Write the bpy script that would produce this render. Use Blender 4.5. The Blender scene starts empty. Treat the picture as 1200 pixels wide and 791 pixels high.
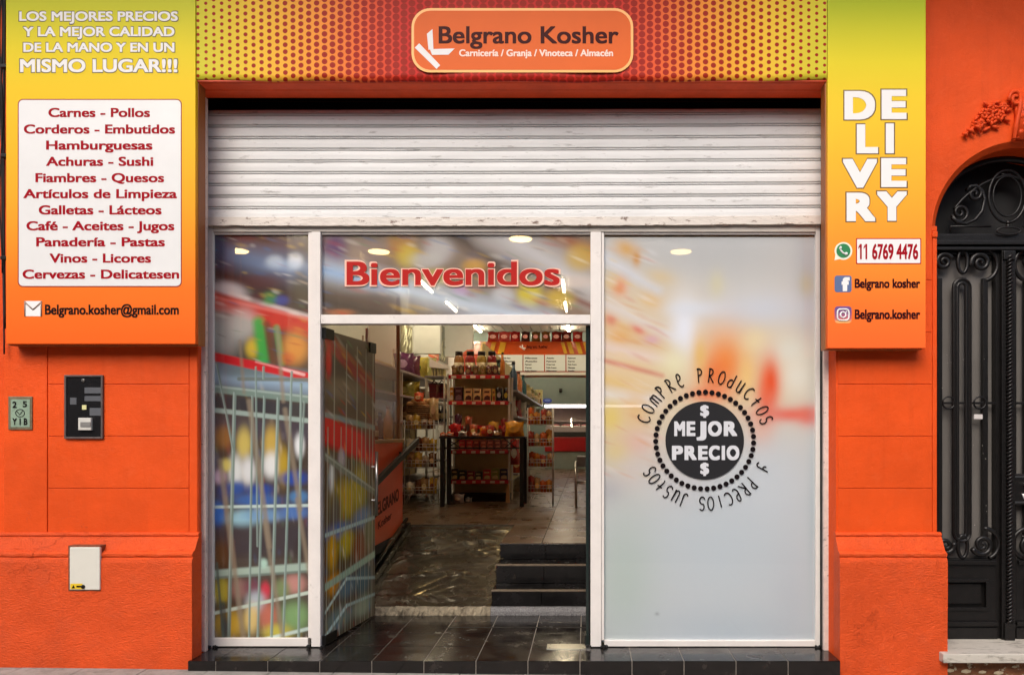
import bpy, bmesh, math, random
import numpy as np
from mathutils import Vector, Matrix
random.seed(7)
S = bpy.context.scene
COL = S.collection
PI = math.pi

# ---------------------------------------------------------------- camera
CAM_D, CAM_Z, FPX, VPX, VPY = 5.14, 1.44, 889.0, 687.0, 508.0
cd = bpy.data.cameras.new('camera')
cam = bpy.data.objects.new('camera', cd)
COL.objects.link(cam)
cam.location = (0, -CAM_D, CAM_Z)
cam.rotation_euler = (PI / 2, 0, 0)
cd.sensor_fit = 'HORIZONTAL'
cd.sensor_width = 36
cd.lens = FPX / 1200 * 36
cd.shift_x = (600 - VPX) / 1200
cd.shift_y = (VPY - 395.5) / 1200
cd.clip_start = .05
cd.clip_end = 800
S.camera = cam

# ---------------------------------------------------------------- sky, sun, exposure
SUN_EL, SUN_AZ = 44, 196          # overcast: soft sun behind the photographer
w = bpy.data.worlds.new('World')
S.world = w
w.use_nodes = True
nt = w.node_tree
bg = nt.nodes['Background']
sky = nt.nodes.new('ShaderNodeTexSky')
sky.sky_type = 'NISHITA'
sky.sun_disc = False
sky.sun_elevation = math.radians(SUN_EL)
sky.sun_rotation = math.radians(SUN_AZ)
sky.air_density = 1.0
sky.dust_density = 4.0
sky.ozone_density = 1.0
nt.links.new(sky.outputs[0], bg.inputs[0])
bg.inputs[1].default_value = .15
sl = bpy.data.lights.new('sun', 'SUN')
sl.energy = 1.15
sl.angle = math.radians(40)
sl.color = (1, .975, .94)
so = bpy.data.objects.new('sun', sl)
COL.objects.link(so)
# sun_rotation is measured clockwise from +Y seen from above
az = math.radians(SUN_AZ)
sd = Vector((math.sin(az) * math.cos(math.radians(SUN_EL)), math.cos(az) * math.cos(math.radians(SUN_EL)), math.sin(math.radians(SUN_EL))))
so.rotation_euler = sd.to_track_quat('Z', 'Y').to_euler()
so.location = sd * 30
vs = S.view_settings
vs.view_transform = 'Standard'
vs.look = 'None'
vs.gamma = 1
vs.exposure = .56
S.cycles.max_bounces = 8
S.cycles.transparent_max_bounces = 16
S.cycles.use_denoising = True

# ---------------------------------------------------------------- helpers
def X(px, d=CAM_D): return (px - VPX) * d / FPX
def Z(py, d=CAM_D): return CAM_Z - (py - VPY) * d / FPX
def lin(c):
    o = []
    for v in c[:3]:
        v = v / 255
        o.append(v / 12.92 if v <= .04045 else ((v + .055) / 1.055) ** 2.4)
    return o
ORG = {}

def link(o): COL.objects.link(o); return o

def thing(name, label, cat, loc=(0, 0, 0), group=None):
    o = link(bpy.data.objects.new(name, None))
    o.empty_display_size = .1
    o.location = loc
    ORG[o.name] = Vector(loc)
    tag(o, label, cat, group)
    return o

def tag(o, label, cat, group=None, kind='thing'):
    o['label'] = label
    o['category'] = cat
    o['kind'] = kind
    if group: o['group'] = group
    return o

class MB:
    """collects shapes into one mesh object"""
    def __init__(s): s.bm = bmesh.new()
    def box(s, x0, x1, y0, y1, z0, z1, bev=0, mi=0):
        v = [s.bm.verts.new((x, y, z)) for x in (x0, x1) for y in (y0, y1) for z in (z0, z1)]
        fs = [s.bm.faces.new([v[i] for i in f]) for f in ((0, 1, 3, 2), (4, 6, 7, 5), (0, 4, 5, 1), (2, 3, 7, 6), (0, 2, 6, 4), (1, 5, 7, 3))]
        for f in fs: f.material_index = mi
        if bev:
            es = list({e for f in fs for e in f.edges})
            bmesh.ops.bevel(s.bm, geom=es, offset=bev, segments=2, affect='EDGES', profile=.6)
        return s
    def quad(s, pts, mi=0):
        f = s.bm.faces.new([s.bm.verts.new(p) for p in pts]); f.material_index = mi
        return s
    def prism(s, poly, axis, a, b, mi=0):
        """poly in the two other axes, extruded along axis from a to b"""
        def mk(u, v, t):
            return {'x': (t, u, v), 'y': (u, t, v), 'z': (u, v, t)}[axis]
        va = [s.bm.verts.new(mk(u, v, a)) for u, v in poly]
        vb = [s.bm.verts.new(mk(u, v, b)) for u, v in poly]
        n = len(poly)
        fs = [s.bm.faces.new(va[::-1]), s.bm.faces.new(vb)]
        for i in range(n):
            fs.append(s.bm.faces.new((va[i], va[(i + 1) % n], vb[(i + 1) % n], vb[i])))
        for f in fs: f.material_index = mi
        return s
    def tube(s, pts, r, n=8, closed=False, cap=True):
        pts = [Vector(p) for p in pts]
        m = len(pts)
        rings = []
        up = None
        for i, p in enumerate(pts):
            a = pts[(i - 1) % m] if (i or closed) else p
            b = pts[(i + 1) % m] if (i < m - 1 or closed) else p
            t = (b - a).normalized()
            if up is None:
                up = t.orthogonal().normalized()
            else:
                up = (up - t * up.dot(t))
                up = up.normalized() if up.length > 1e-6 else t.orthogonal().normalized()
            bi = t.cross(up)
            rr = r[i] if isinstance(r, (list, tuple)) else r
            rings.append([s.bm.verts.new(p + (up * math.cos(2 * PI * k / n) + bi * math.sin(2 * PI * k / n)) * rr) for k in range(n)])
        for i in range(m if closed else m - 1):
            A, B = rings[i], rings[(i + 1) % m]
            for k in range(n):
                f = s.bm.faces.new((A[k], A[(k + 1) % n], B[(k + 1) % n], B[k]))
                f.smooth = True
        if cap and not closed:
            s.bm.faces.new(rings[0][::-1]); s.bm.faces.new(rings[-1])
        return s
    def lathe(s, prof, c, n=20, axis='z'):
        rings = []
        for r, h in prof:
            ring = []
            for k in range(n):
                a = 2 * PI * k / n
                u, v = r * math.cos(a), r * math.sin(a)
                ring.append(s.bm.verts.new((c[0] + u, c[1] + v, c[2] + h) if axis == 'z' else (c[0] + u, c[1] - h, c[2] + v)))
            rings.append(ring)
        for A, B in zip(rings, rings[1:]):
            for k in range(n):
                f = s.bm.faces.new((A[k], A[(k + 1) % n], B[(k + 1) % n], B[k]))
                f.smooth = True
        s.bm.faces.new(rings[0][::-1]); s.bm.faces.new(rings[-1])
        return s
    def build(s, name, mats, parent=None, label=None, recalc=True):
        me = bpy.data.meshes.new(name)
        if recalc: bmesh.ops.recalc_face_normals(s.bm, faces=s.bm.faces)
        org = ORG[parent.name] if parent else Vector((0, 0, 0))
        if org.length: bmesh.ops.translate(s.bm, verts=s.bm.verts, vec=-org)
        s.bm.to_mesh(me); s.bm.free()
        return finish(me, name, mats, parent, label)

def finish(me, name, mats, parent, label=None):
    for m in (mats if isinstance(mats, (list, tuple)) else [mats]): me.materials.append(m)
    o = link(bpy.data.objects.new(name, me))
    org = ORG[parent.name] if parent else Vector((0, 0, 0))
    if parent: o.parent = parent
    ORG[o.name] = org.copy()
    if label: o['label'] = label
    return o

def copy_tree(o, parent=None):
    c = o.copy(); COL.objects.link(c)
    if parent: c.parent = parent
    ORG[c.name] = ORG[o.name].copy()
    for ch in list(o.children): copy_tree(ch, c)
    return c

# ---------------------------------------------------------------- materials
MATS = {}
def nodes(m): return m.node_tree.nodes, m.node_tree.links
def M(key, col, rough=.5, metal=0, var=.12, vscale=6, bump=0, bscale=60, coat=0, rvar=0, emit=0, stretch=None, dirt=None, spec=None):
    if key in MATS: return MATS[key]
    m = bpy.data.materials.new(key); m.use_nodes = True
    N, L = nodes(m)
    p = N['Principled BSDF']
    c = lin(col)
    p.inputs['Roughness'].default_value = rough
    p.inputs['Metallic'].default_value = metal
    if spec is None and 'letter' in key: spec = .08
    if spec is not None: p.inputs['Specular IOR Level'].default_value = spec
    if coat:
        p.inputs['Coat Weight'].default_value = coat
        p.inputs['Coat Roughness'].default_value = .06
    tc = N.new('ShaderNodeTexCoord')
    mp = N.new('ShaderNodeMapping')
    L.new(tc.outputs['Object'], mp.inputs[0])
    if stretch: mp.inputs['Scale'].default_value = stretch
    src = None
    if var or rvar:
        n1 = N.new('ShaderNodeTexNoise'); n1.inputs['Scale'].default_value = vscale; n1.inputs['Detail'].default_value = 6
        n1.inputs['Roughness'].default_value = .62
        L.new(mp.outputs[0], n1.inputs[0])
        r = N.new('ShaderNodeMapRange'); r.inputs[1].default_value = .3; r.inputs[2].default_value = .7
        L.new(n1.outputs[0], r.inputs[0])
        mx = N.new('ShaderNodeMix'); mx.data_type = 'RGBA'
        mx.inputs[6].default_value = (*[max(0, v * (1 - var)) for v in c], 1)
        mx.inputs[7].default_value = (*[min(1, v * (1 + var * .6)) for v in c], 1)
        L.new(r.outputs[0], mx.inputs[0])
        src = mx.outputs[2]
        if dirt:
            n3 = N.new('ShaderNodeTexNoise'); n3.inputs['Scale'].default_value = dirt[1]; n3.inputs['Detail'].default_value = 10; n3.inputs['Roughness'].default_value = .7
            L.new(mp.outputs[0], n3.inputs[0])
            r3 = N.new('ShaderNodeMapRange'); r3.inputs[1].default_value = dirt[2]; r3.inputs[2].default_value = dirt[3]
            r3.inputs[3].default_value = 0; r3.inputs[4].default_value = dirt[4]
            L.new(n3.outputs[0], r3.inputs[0])
            m3 = N.new('ShaderNodeMix'); m3.data_type = 'RGBA'
            L.new(r3.outputs[0], m3.inputs[0]); L.new(src, m3.inputs[6]); m3.inputs[7].default_value = (*lin(dirt[0]), 1)
            src = m3.outputs[2]
        L.new(src, p.inputs['Base Color'])
        if rvar:
            rr = N.new('ShaderNodeMapRange'); rr.inputs[1].default_value = .3; rr.inputs[2].default_value = .7
            rr.inputs[3].default_value = max(.02, rough - rvar); rr.inputs[4].default_value = min(1, rough + rvar)
            L.new(n1.outputs[0], rr.inputs[0]); L.new(rr.outputs[0], p.inputs['Roughness'])
    else:
        p.inputs['Base Color'].default_value = (*c, 1)
    if bump:
        n2 = N.new('ShaderNodeTexNoise'); n2.inputs['Scale'].default_value = bscale; n2.inputs['Detail'].default_value = 4
        L.new(mp.outputs[0], n2.inputs[0])
        b = N.new('ShaderNodeBump'); b.inputs['Strength'].default_value = bump; b.inputs['Distance'].default_value = .01
        L.new(n2.outputs[0], b.inputs['Height']); L.new(b.outputs[0], p.inputs['Normal'])
    if emit:
        p.inputs['Emission Color'].default_value = (*c, 1); p.inputs['Emission Strength'].default_value = emit
    MATS[key] = m
    return m

def plaster(key, col, rough=.55, amt=1.0, scuff=0.0):
    """old brush-painted render: lumps, brush drag, hairline cracks, faded patches"""
    if key in MATS: return MATS[key]
    m = bpy.data.materials.new(key); m.use_nodes = True
    N, L = nodes(m); p = N['Principled BSDF']; p.inputs['Roughness'].default_value = rough
    p.inputs['Specular IOR Level'].default_value = .18
    tc = N.new('ShaderNodeTexCoord')
    c = lin(col)
    def noise(s, d=6, r=.6, st=None):
        n = N.new('ShaderNodeTexNoise'); n.inputs['Scale'].default_value = s; n.inputs['Detail'].default_value = d; n.inputs['Roughness'].default_value = r
        if st:
            mp = N.new('ShaderNodeMapping'); mp.inputs['Scale'].default_value = st
            L.new(tc.outputs['Object'], mp.inputs[0]); L.new(mp.outputs[0], n.inputs[0])
        else: L.new(tc.outputs['Object'], n.inputs[0])
        return n
    def rng(src, a, b, lo, hi):
        r = N.new('ShaderNodeMapRange'); r.inputs[1].default_value = a; r.inputs[2].default_value = b; r.inputs[3].default_value = lo; r.inputs[4].default_value = hi
        L.new(src, r.inputs[0]); return r.outputs[0]
    def mix(f, a, b):
        x = N.new('ShaderNodeMix'); x.data_type = 'RGBA'; L.new(f, x.inputs[0])
        for i, q in ((6, a), (7, b)):
            if isinstance(q, (list, tuple)): x.inputs[i].default_value = (*q[:3], 1)
            else: L.new(q, x.inputs[i])
        return x.outputs[2]
    a = noise(2.2); b = noise(14, 8, .7); d = noise(40, 3, .5, (1, 1, 5)); e = noise(5, 12, .72)
    base = mix(rng(a.outputs[0], .3, .7, 0, 1), [v * .86 for v in c], [min(1, v * 1.08) for v in c])
    pale = [min(1, c[0] * 1.05), c[1] * 1.6 + .02, c[2] * 1.8 + .03]
    base = mix(rng(b.outputs[0], .55, .75, 0, .2), base, pale)
    base = mix(rng(e.outputs[0], .62, .8, 0, .45 + scuff), base, [v * .55 for v in c])
    st_ = noise(5, 5, .6, (2.2, 1, .22))
    base = mix(rng(st_.outputs[0], .52, .72, 0, .30), base, [c[0] * .72, c[1] * .66, c[2] * .7])
    if amt > 1.5: base = mix(rng(noise(3.1, 9, .7).outputs[0], .5, .68, 0, .38), base, [c[0] * .74, c[1] * 1.0, c[2] * 2.2])
    # cracks
    vo = N.new('ShaderNodeTexVoronoi'); vo.feature = 'DISTANCE_TO_EDGE'; vo.inputs['Scale'].default_value = 2.6
    wob = noise(7, 5, .65)
    vm = N.new('ShaderNodeVectorMath'); vm.operation = 'MULTIPLY_ADD'; vm.inputs[1].default_value = (.35, .35, .35)
    L.new(wob.outputs['Color'], vm.inputs[0]); L.new(tc.outputs['Object'], vm.inputs[2]); L.new(vm.outputs[0], vo.inputs[0])
    crk = rng(vo.outputs[0], 0, .004, 1, 0)
    msk = rng(noise(1.7, 2).outputs[0], .58, .66, 0, .8)
    mu = N.new('ShaderNodeMath'); mu.operation = 'MULTIPLY'; L.new(crk, mu.inputs[0]); L.new(msk, mu.inputs[1])
    base = mix(mu.outputs[0], base, [v * .55 for v in c])
    L.new(base, p.inputs['Base Color'])
    # relief
    def add(x, y, k):
        n = N.new('ShaderNodeMath'); n.operation = 'MULTIPLY_ADD'; L.new(y, n.inputs[0]); n.inputs[1].default_value = k; L.new(x, n.inputs[2]); return n.outputs[0]
    h = add(rng(noise(3, 3).outputs[0], 0, 1, 0, 1), b.outputs[0], .35)
    h = add(h, d.outputs[0], .16)
    h = add(h, noise(110, 3).outputs[0], .10)
    if amt > 1.5: h = add(h, noise(46, 5, .65, (1, 1, 2.2)).outputs[0], .40)
    h = add(h, mu.outputs[0], -.25)
    bp = N.new('ShaderNodeBump'); bp.inputs['Strength'].default_value = .55 * amt; bp.inputs['Distance'].default_value = .02
    L.new(h, bp.inputs['Height']); L.new(bp.outputs[0], p.inputs['Normal'])
    MATS[key] = m
    return m

def gradient_mat(key, stops, z0, z1, rough=.45, coat=0):
    """printed vertical gradient between two heights (object space)"""
    m = bpy.data.materials.new(key); m.use_nodes = True
    N, L = nodes(m); p = N['Principled BSDF']; p.inputs['Roughness'].default_value = rough; p.inputs['Specular IOR Level'].default_value = .15
    tc = N.new('ShaderNodeTexCoord'); sp = N.new('ShaderNodeSeparateXYZ'); L.new(tc.outputs['Object'], sp.inputs[0])
    r = N.new('ShaderNodeMapRange'); r.inputs[1].default_value = z0; r.inputs[2].default_value = z1
    L.new(sp.outputs[2], r.inputs[0])
    cr = N.new('ShaderNodeValToRGB')
    e = cr.color_ramp.elements
    while len(e) < len(stops): e.new(.5)
    for el, (t, c) in zip(e, stops): el.position = t; el.color = (*lin(c), 1)
    L.new(r.outputs[0], cr.inputs[0]); L.new(cr.outputs[0], p.inputs['Base Color'])
    n = N.new('ShaderNodeTexNoise'); n.inputs['Scale'].default_value = 2.5; n.inputs['Detail'].default_value = 2
    L.new(tc.outputs['Object'], n.inputs[0])
    b = N.new('ShaderNodeBump'); b.inputs['Strength'].default_value = .25; b.inputs['Distance'].default_value = .02
    L.new(n.outputs[0], b.inputs['Height']); L.new(b.outputs[0], p.inputs['Normal'])
    return m

def glass_mat(key, tint=(1, 1, 1), rough=.02):
    m = bpy.data.materials.new(key); m.use_nodes = True
    N, L = nodes(m); N.remove(N['Principled BSDF']); out = N['Material Output']
    t = N.new('ShaderNodeBsdfTransparent'); t.inputs[0].default_value = (*tint, 1)
    g = N.new('ShaderNodeBsdfGlossy'); g.inputs['Roughness'].default_value = rough
    lw = N.new('ShaderNodeLayerWeight'); lw.inputs[0].default_value = .5
    pw = N.new('ShaderNodeMath'); pw.operation = 'POWER'; L.new(lw.outputs['Facing'], pw.inputs[0]); pw.inputs[1].default_value = 5
    f = N.new('ShaderNodeMath'); f.operation = 'MULTIPLY_ADD'; L.new(pw.outputs[0], f.inputs[0]); f.inputs[1].default_value = .9; f.inputs[2].default_value = .03
    mx = N.new('ShaderNodeMixShader'); L.new(f.outputs[0], mx.inputs[0]); L.new(t.outputs[0], mx.inputs[1]); L.new(g.outputs[0], mx.inputs[2])
    L.new(mx.outputs[0], out.inputs[0])
    MATS[key] = m
    return m

def film_mat(key, see=.1, rough=.4, gain=1.0):
    """perforated printed window film: print on tiny solid dots, a little see-through"""
    m = bpy.data.materials.new(key); m.use_nodes = True
    N, L = nodes(m); p = N['Principled BSDF']; out = N['Material Output']
    a = N.new('ShaderNodeVertexColor'); a.layer_name = 'print'
    L.new(a.outputs[0], p.inputs['Base Color']); p.inputs['Roughness'].default_value = rough
    t = N.new('ShaderNodeBsdfTransparent'); mx = N.new('ShaderNodeMixShader'); mx.inputs[0].default_value = see
    L.new(p.outputs[0], mx.inputs[1]); L.new(t.outputs[0], mx.inputs[2]); L.new(mx.outputs[0], out.inputs[0])
    MATS[key] = m
    return m

# ---------------------------------------------------------------- lettering
_tc = {}
def text_geo(s, shear=0):
    k = (s, shear)
    if k in _tc: return _tc[k]
    c = bpy.data.curves.new('lettering', 'FONT'); c.body = s; c.size = 1; c.resolution_u = 6; c.shear = shear
    o = bpy.data.objects.new('lettering', c)
    COL.objects.link(o)
    dg = bpy.context.evaluated_depsgraph_get()
    me = bpy.data.meshes.new_from_object(o.evaluated_get(dg))
    V = np.zeros(len(me.vertices) * 3); me.vertices.foreach_get('co', V); V = V.reshape(-1, 3)
    F = [tuple(p.vertices) for p in me.polygons]
    bpy.data.meshes.remove(me); bpy.data.objects.remove(o); bpy.data.curves.remove(c)
    _tc[k] = (V, F)
    return _tc[k]
CAPH = None
VB = .6
def lettering(mb, s, x0, x1, top, base, y, d, bold=.03, grow=0, shear=0, rot=0):
    """fits s between pixels-derived world x0..x1 with caps from base to top at plane y (thickened by offset copies)"""
    global CAPH
    if CAPH is None:
        v, _ = text_geo('H'); CAPH = v[:, 1].max()
    V, F = text_geo(s, shear)
    sz = (top - base) / (CAPH + 0 * bold)
    bx = bold + grow
    w0, w1 = V[:, 0].min() , V[:, 0].max()
    sz = (top - base) / (CAPH + 2 * bold * VB)
    sx = (x1 - x0) / (w1 - w0 + 2 * bold * .8)
    offs = [(0, 0)]
    r = bold + grow
    if r > 0:
        q = r * .9
        offs += [(sx_ * q, sz_ * q) for sx_ in (-1, -.5, 0, .5, 1) for sz_ in (-1, -.5, 0, .5, 1) if max(abs(sx_), abs(sz_)) == 1]
        if r > .05: offs += [(sx_ * q * .5, sz_ * q * .5) for sx_ in (-1, 0, 1) for sz_ in (-1, 0, 1)]
    cxm = (x0 + x1) / 2; czm = (base + top) / 2
    for k, (ox, oz) in enumerate(offs):
        vs_ = []
        for q in V:
            xx = x0 + (q[0] - w0 + bold * .8 + ox * .8) * sx
            zz = base + (q[1] + (bold + oz) * VB) * sz
            if rot:
                dx, dz = xx - cxm, zz - czm
                xx = cxm + dx * math.cos(rot) - dz * math.sin(rot); zz = czm + dx * math.sin(rot) + dz * math.cos(rot)
            vs_.append(mb.bm.verts.new((xx, y - k * 1e-5, zz)))
        for f in F:
            mb.bm.faces.new([vs_[i] for i in f])

def text_px(mb, s, px0, px1, pyt, pyb, y, bold=.03, grow=0, shear=0):
    d = CAM_D + y
    lettering(mb, s, X(px0, d), X(px1, d), Z(pyt, d), Z(pyb, d), y, d, bold, grow, shear)

def rrect(x0, x1, z0, z1, r, n=6):
    pts = []
    for cx, cz, a0 in ((x1 - r, z1 - r, 0), (x0 + r, z1 - r, 90), (x0 + r, z0 + r, 180), (x1 - r, z0 + r, 270)):
        for k in range(n + 1):
            a = math.radians(a0 + 90 * k / n)
            pts.append((cx + r * math.cos(a), cz + r * math.sin(a)))
    return pts

# ---------------------------------------------------------------- printed pictures
class Paint:
    """a blurred printed photograph, as colours on a fine grid of a flat film"""
    def __init__(s, x0, x1, y0, y1, nx, ny, bgc):
        s.b = (x0, x1, y0, y1); s.hard = 1.8 if x1 < 706 else 1.0
        s.px, s.py = np.meshgrid(np.linspace(x0, x1, nx), np.linspace(y0, y1, ny))
        s.c = np.zeros((ny, nx, 3)); s.c[:] = lin(bgc)
    def over(s, a, c):
        a = np.clip(a, 0, 1)[..., None]; s.c = s.c * (1 - a) + np.array(lin(c)) * a; return s
    def blob(s, cx, cy, rx, ry, c, al=1, ang=0, hard=None):
        t = math.radians(ang); dx, dy = s.px - cx, s.py - cy
        u = (dx * math.cos(t) + dy * math.sin(t)) / rx; v = (-dx * math.sin(t) + dy * math.cos(t)) / ry
        return s.over(al * np.exp(-(u * u + v * v) ** (hard or s.hard)), c)
    def line(s, x0, y0, x1, y1, w, c, al=1, soft=1.2):
        dx, dy = x1 - x0, y1 - y0; L2 = dx * dx + dy * dy
        t = np.clip(((s.px - x0) * dx + (s.py - y0) * dy) / L2, 0, 1)
        dd = np.hypot(s.px - x0 - t * dx, s.py - y0 - t * dy)
        return s.over(al * np.clip((w / 2 + soft / 2 - dd) / soft, 0, 1), c)
    def wash(s, x0, y0, x1, y1, w, c, al=1):
        return s.line(x0, y0, x1, y1, w, c, al, soft=w * .9)
    def grain(s, n, ang, ln, wd, al, seed, box=None, pal=None):
        r = random.Random(seed); x0, x1, y0, y1 = box or s.b
        for _ in range(n):
            c = r.choice(pal or [(240, 236, 226), (60, 52, 48), (206, 170, 80), (170, 60, 50), (70, 110, 160), (90, 130, 90), (210, 190, 170)])
            s.blob(r.uniform(x0, x1), r.uniform(y0, y1), r.uniform(.4, 1) * ln, r.uniform(.4, 1) * wd, c, al * r.uniform(.4, 1), ang + r.uniform(-6, 6), 1.4)
        return s
    def punch(s, sat, gain=1.0):
        l = s.c.mean(axis=2, keepdims=True); s.c = np.clip((l + (s.c - l) * sat) * gain, 0, 1); return s
    def build(s, name, m, parent, pos, label=None):
        ny, nx = s.py.shape
        V = np.array([pos(a, b) for a, b in zip(s.px.ravel(), s.py.ravel())]) - np.array(ORG[parent.name])
        i = np.arange((ny - 1) * (nx - 1)); r, c = i // (nx - 1), i % (nx - 1)
        q = np.stack([r * nx + c, r * nx + c + 1, (r + 1) * nx + c + 1, (r + 1) * nx + c], 1)
        me = bpy.data.meshes.new(name)
        me.from_pydata(V.tolist(), [], q.tolist())
        at = me.color_attributes.new('print', 'FLOAT_COLOR', 'POINT')
        cc = np.ones((ny * nx, 4)); cc[:, :3] = np.clip(s.c.reshape(-1, 3), 0, 1)
        at.data.foreach_set('color', cc.ravel().astype(np.float32))
        return finish(me, name, m, parent, label)

# ---------------------------------------------------------------- palette
ORANGE = plaster('orange wall paint', (222, 80, 24), .5, 1.0)
ORANGE_LOW = plaster('orange plinth paint', (220, 82, 32), .5, 1.9, .1)
LINTEL_M = M('red orange lintel paint', (232, 80, 30), .5, var=.15, bump=.15, bscale=30)
REVEAL_M = M('peeling pale reveal', (215, 196, 186), .7, var=.15, vscale=18, bump=.5, bscale=60, dirt=((60, 48, 44), 26, .6, .68, .9))
WHITE = M('white painted aluminium', (226, 220, 214), .4, var=.06, vscale=8, dirt=((120, 105, 92), 9, .6, .78, .5))
WHITE_SHADED = M('shaded white head rail', (196, 188, 178), .45, var=.08, vscale=8, dirt=((110, 95, 80), 9, .6, .78, .5))  # frame white darkened in colour for the shade under the shutter
SHUT = M('white shutter enamel', (226, 226, 224), .5, var=.12, vscale=4, stretch=(.4, 1, 2.2), bump=.12, bscale=20, dirt=((96, 88, 78), 16, .57, .70, .6))
SHUT_BAR = M('rusty shutter rail', (214, 206, 196), .5, var=.1, vscale=10, bump=.35, bscale=45, dirt=((96, 66, 48), 19, .57, .63, .9), stretch=(.6, 1, 1.6))
BLACK = M('black gap', (14, 12, 11), .7, var=.2)
DARKMETAL = M('dark metal', (34, 32, 31), .4, .6, var=.2)
CHROME = M('brushed steel', (190, 188, 184), .28, 1, var=.1, bump=.05)
TILE = M('black glazed tile', (26, 22, 21), .2, var=.5, vscale=5, rvar=.14, dirt=((84, 74, 66), 5, .56, .74, .45))
GROUT = M('pale grout', (150, 142, 132), .85, var=.2, vscale=30)
CONC = M('worn pavement concrete', (150, 146, 138), .85, var=.2, vscale=9, bump=.4, bscale=80, dirt=((92, 86, 78), 12, .5, .7, .6))
ASPH = M('asphalt', (62, 60, 58), .9, var=.2, vscale=20, bump=.4, bscale=120)
MARBLE = M('worn white marble', (196, 190, 178), .5, var=.12, vscale=7, bump=.2, bscale=30, stretch=(1, 2.5, 3), dirt=((84, 76, 62), 7, .5, .66, .8))
BRICKM = M('bare brick and mortar', (120, 76, 48), .9, var=.45, vscale=18, bump=.9, bscale=30, dirt=((190, 176, 150), 16, .58, .62, .9))
IRON = M('black wrought iron', (27, 25, 24), .36, .3, var=.3, vscale=20, bump=.15, bscale=90, dirt=((96, 90, 84), 60, .66, .72, .6))
IRONGLASS = M('grey frosted door glass', (108, 104, 100), .3, var=.16, vscale=3, stretch=(2, 1, .7), dirt=((150, 146, 140), 50, .7, .74, .5))
REDTXT = M('dark red lettering', (158, 14, 30), .4, var=0)
RED2 = M('red lettering', (176, 40, 36), .4, var=0)
WHITETXT = M('white lettering', (236, 234, 232), .4, var=0)
BLACKTXT = M('black lettering', (24, 18, 20), .4, var=0)
GREYTXT = M('grey lettering outline', (120, 112, 84), .5, var=0)
MAROON = M('maroon lettering', (62, 12, 10), .4, var=0)
CREAM_LINE = M('light orange outline', (250, 178, 86), .4, var=0)
PINKOUT = M('pale pink lettering outline', (236, 190, 170), .4, var=0)
GLASS = glass_mat('window glass')
FILM = film_mat('printed window film', .085)
FILM_W = film_mat('frosted printed window film', .035)

def strip_up(px0, px1, py0, py1, y):    # pixel box on plane y -> world x0,x1,z0,z1
    d = CAM_D + y
    return X(px0, d), X(px1, d), Z(py1, d), Z(py0, d)

# ================================================================ GROUND
g = MB()
g.quad([(-300, -300, -.26), (300, -300, -.26), (300, 300, -.26), (-300, 300, -.26)])
o = g.build('street', ASPH); o['kind'] = 'structure'
g = MB()      # pavement, falling gently to the right; flagstones with open joints
def sz(x): return -.062 - .011 * (x + 2.5)
for i in range(-16, 16):
    for j in range(9):
        x0, x1 = i * .4 + .003, i * .4 + .397
        y1, y0 = -.3 - j * .4 - .003, -.3 - j * .4 - .397
        t = random.uniform(-.001, .001)
        g.prism([(x0, sz(x0) + t), (x1, sz(x1) + t), (x1, -.3), (x0, -.3)], 'y', y0, y1)
g.prism([(-6.4, sz(-6.4) - .006), (6.4, sz(6.4) - .006), (6.4, -.3), (-6.4, -.3)], 'y', -3.9, .1)
o = g.build('sidewalk', CONC); o['kind'] = 'structure'

ob = thing('added_opposite_front', 'plain plastered building front across the street, added unseen to darken the glass reflections', 'building', (0, -15, -.26))  # unseen street front, added so the shop glass mirrors less bright sky
m = MB()
m.box(-40, 40, -22, -15, -.26, 8.5); m.box(-40, 40, -14.95, -14.7, 8.2, 8.6)
m.build('wall', M('grey brown street front', (112, 102, 92), .8, var=.25, vscale=1.5), ob)
for k in range(-9, 10):
    for z_ in (.6, 4.4):
        MB().box(k * 3.6 - .6, k * 3.6 + .6, -15.0, -14.96, z_, z_ + 2.3).build('window', M('dark window', (36, 40, 44), .1), ob)

# ================================================================ BUILDING SHELL
bl = thing('shop_building', 'old orange painted plaster shopfront building with moulded plinths round a wide shop opening', 'building', (0, 0, -.1))
WY = -.2      # wall face
def pillar(xa, xb, reveal, label=None):
    m = MB()
    if reveal == 'r':
        m.prism([(xa, WY + .006), (xb, WY + .006), (xb - .045, .0), (xb - .045, .3), (xa, .3)], 'z', -.1, 5)
    else:
        m.prism([(xa, WY + .006), (xb, WY + .006), (xb, .3), (xa, .3)], 'z', -.1, 5)
    zs = [.775, 1.084, 1.423, 1.762, 2.10, 2.44, 2.78, 3.12, 3.46]
    return m, zs
# left pillar
m, zs = pillar(-3.79, -2.528, 'r')
for a, b in zip(zs, zs[1:]):
    m.box(-3.505, -2.588, WY, WY + .05, a + .0015, b - .0015, .003)
m.box(-3.788, -3.509, WY - .004, WY + .05, .77, 3.6, .004)
m.box(-2.585, -2.530, WY - .003, WY + .05, .77, 3.6, .008)
m.build('pillar', ORANGE, bl)
# right pillar + arched entrance wall
AX, AR, AZ = 2.845, .561, 2.75
m = MB()
m.prism([(1.628, WY + .006), (2.284, WY + .006), (2.284, .3), (1.59, .3), (1.59, 0.0)], 'z', -.1, AZ)
m.box(AX + AR, 4.4, WY + .006, .3, -.1, AZ)
for a, b in zip(zs, zs[1:]):
    if b < AZ + .1:
        m.box(1.640, 2.252, WY, WY + .05, a + .0015, b - .0015, .003)
m.box(2.255, 2.283, WY - .003, WY + .05, .77, 2.715, .004)
m.box(2.25, 2.284, WY - .012, WY + .05, 2.715, 2.755, .006)
m.box(2.25, 2.284, WY - .003, WY + .05, 2.757, 2.79, .006)
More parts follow.
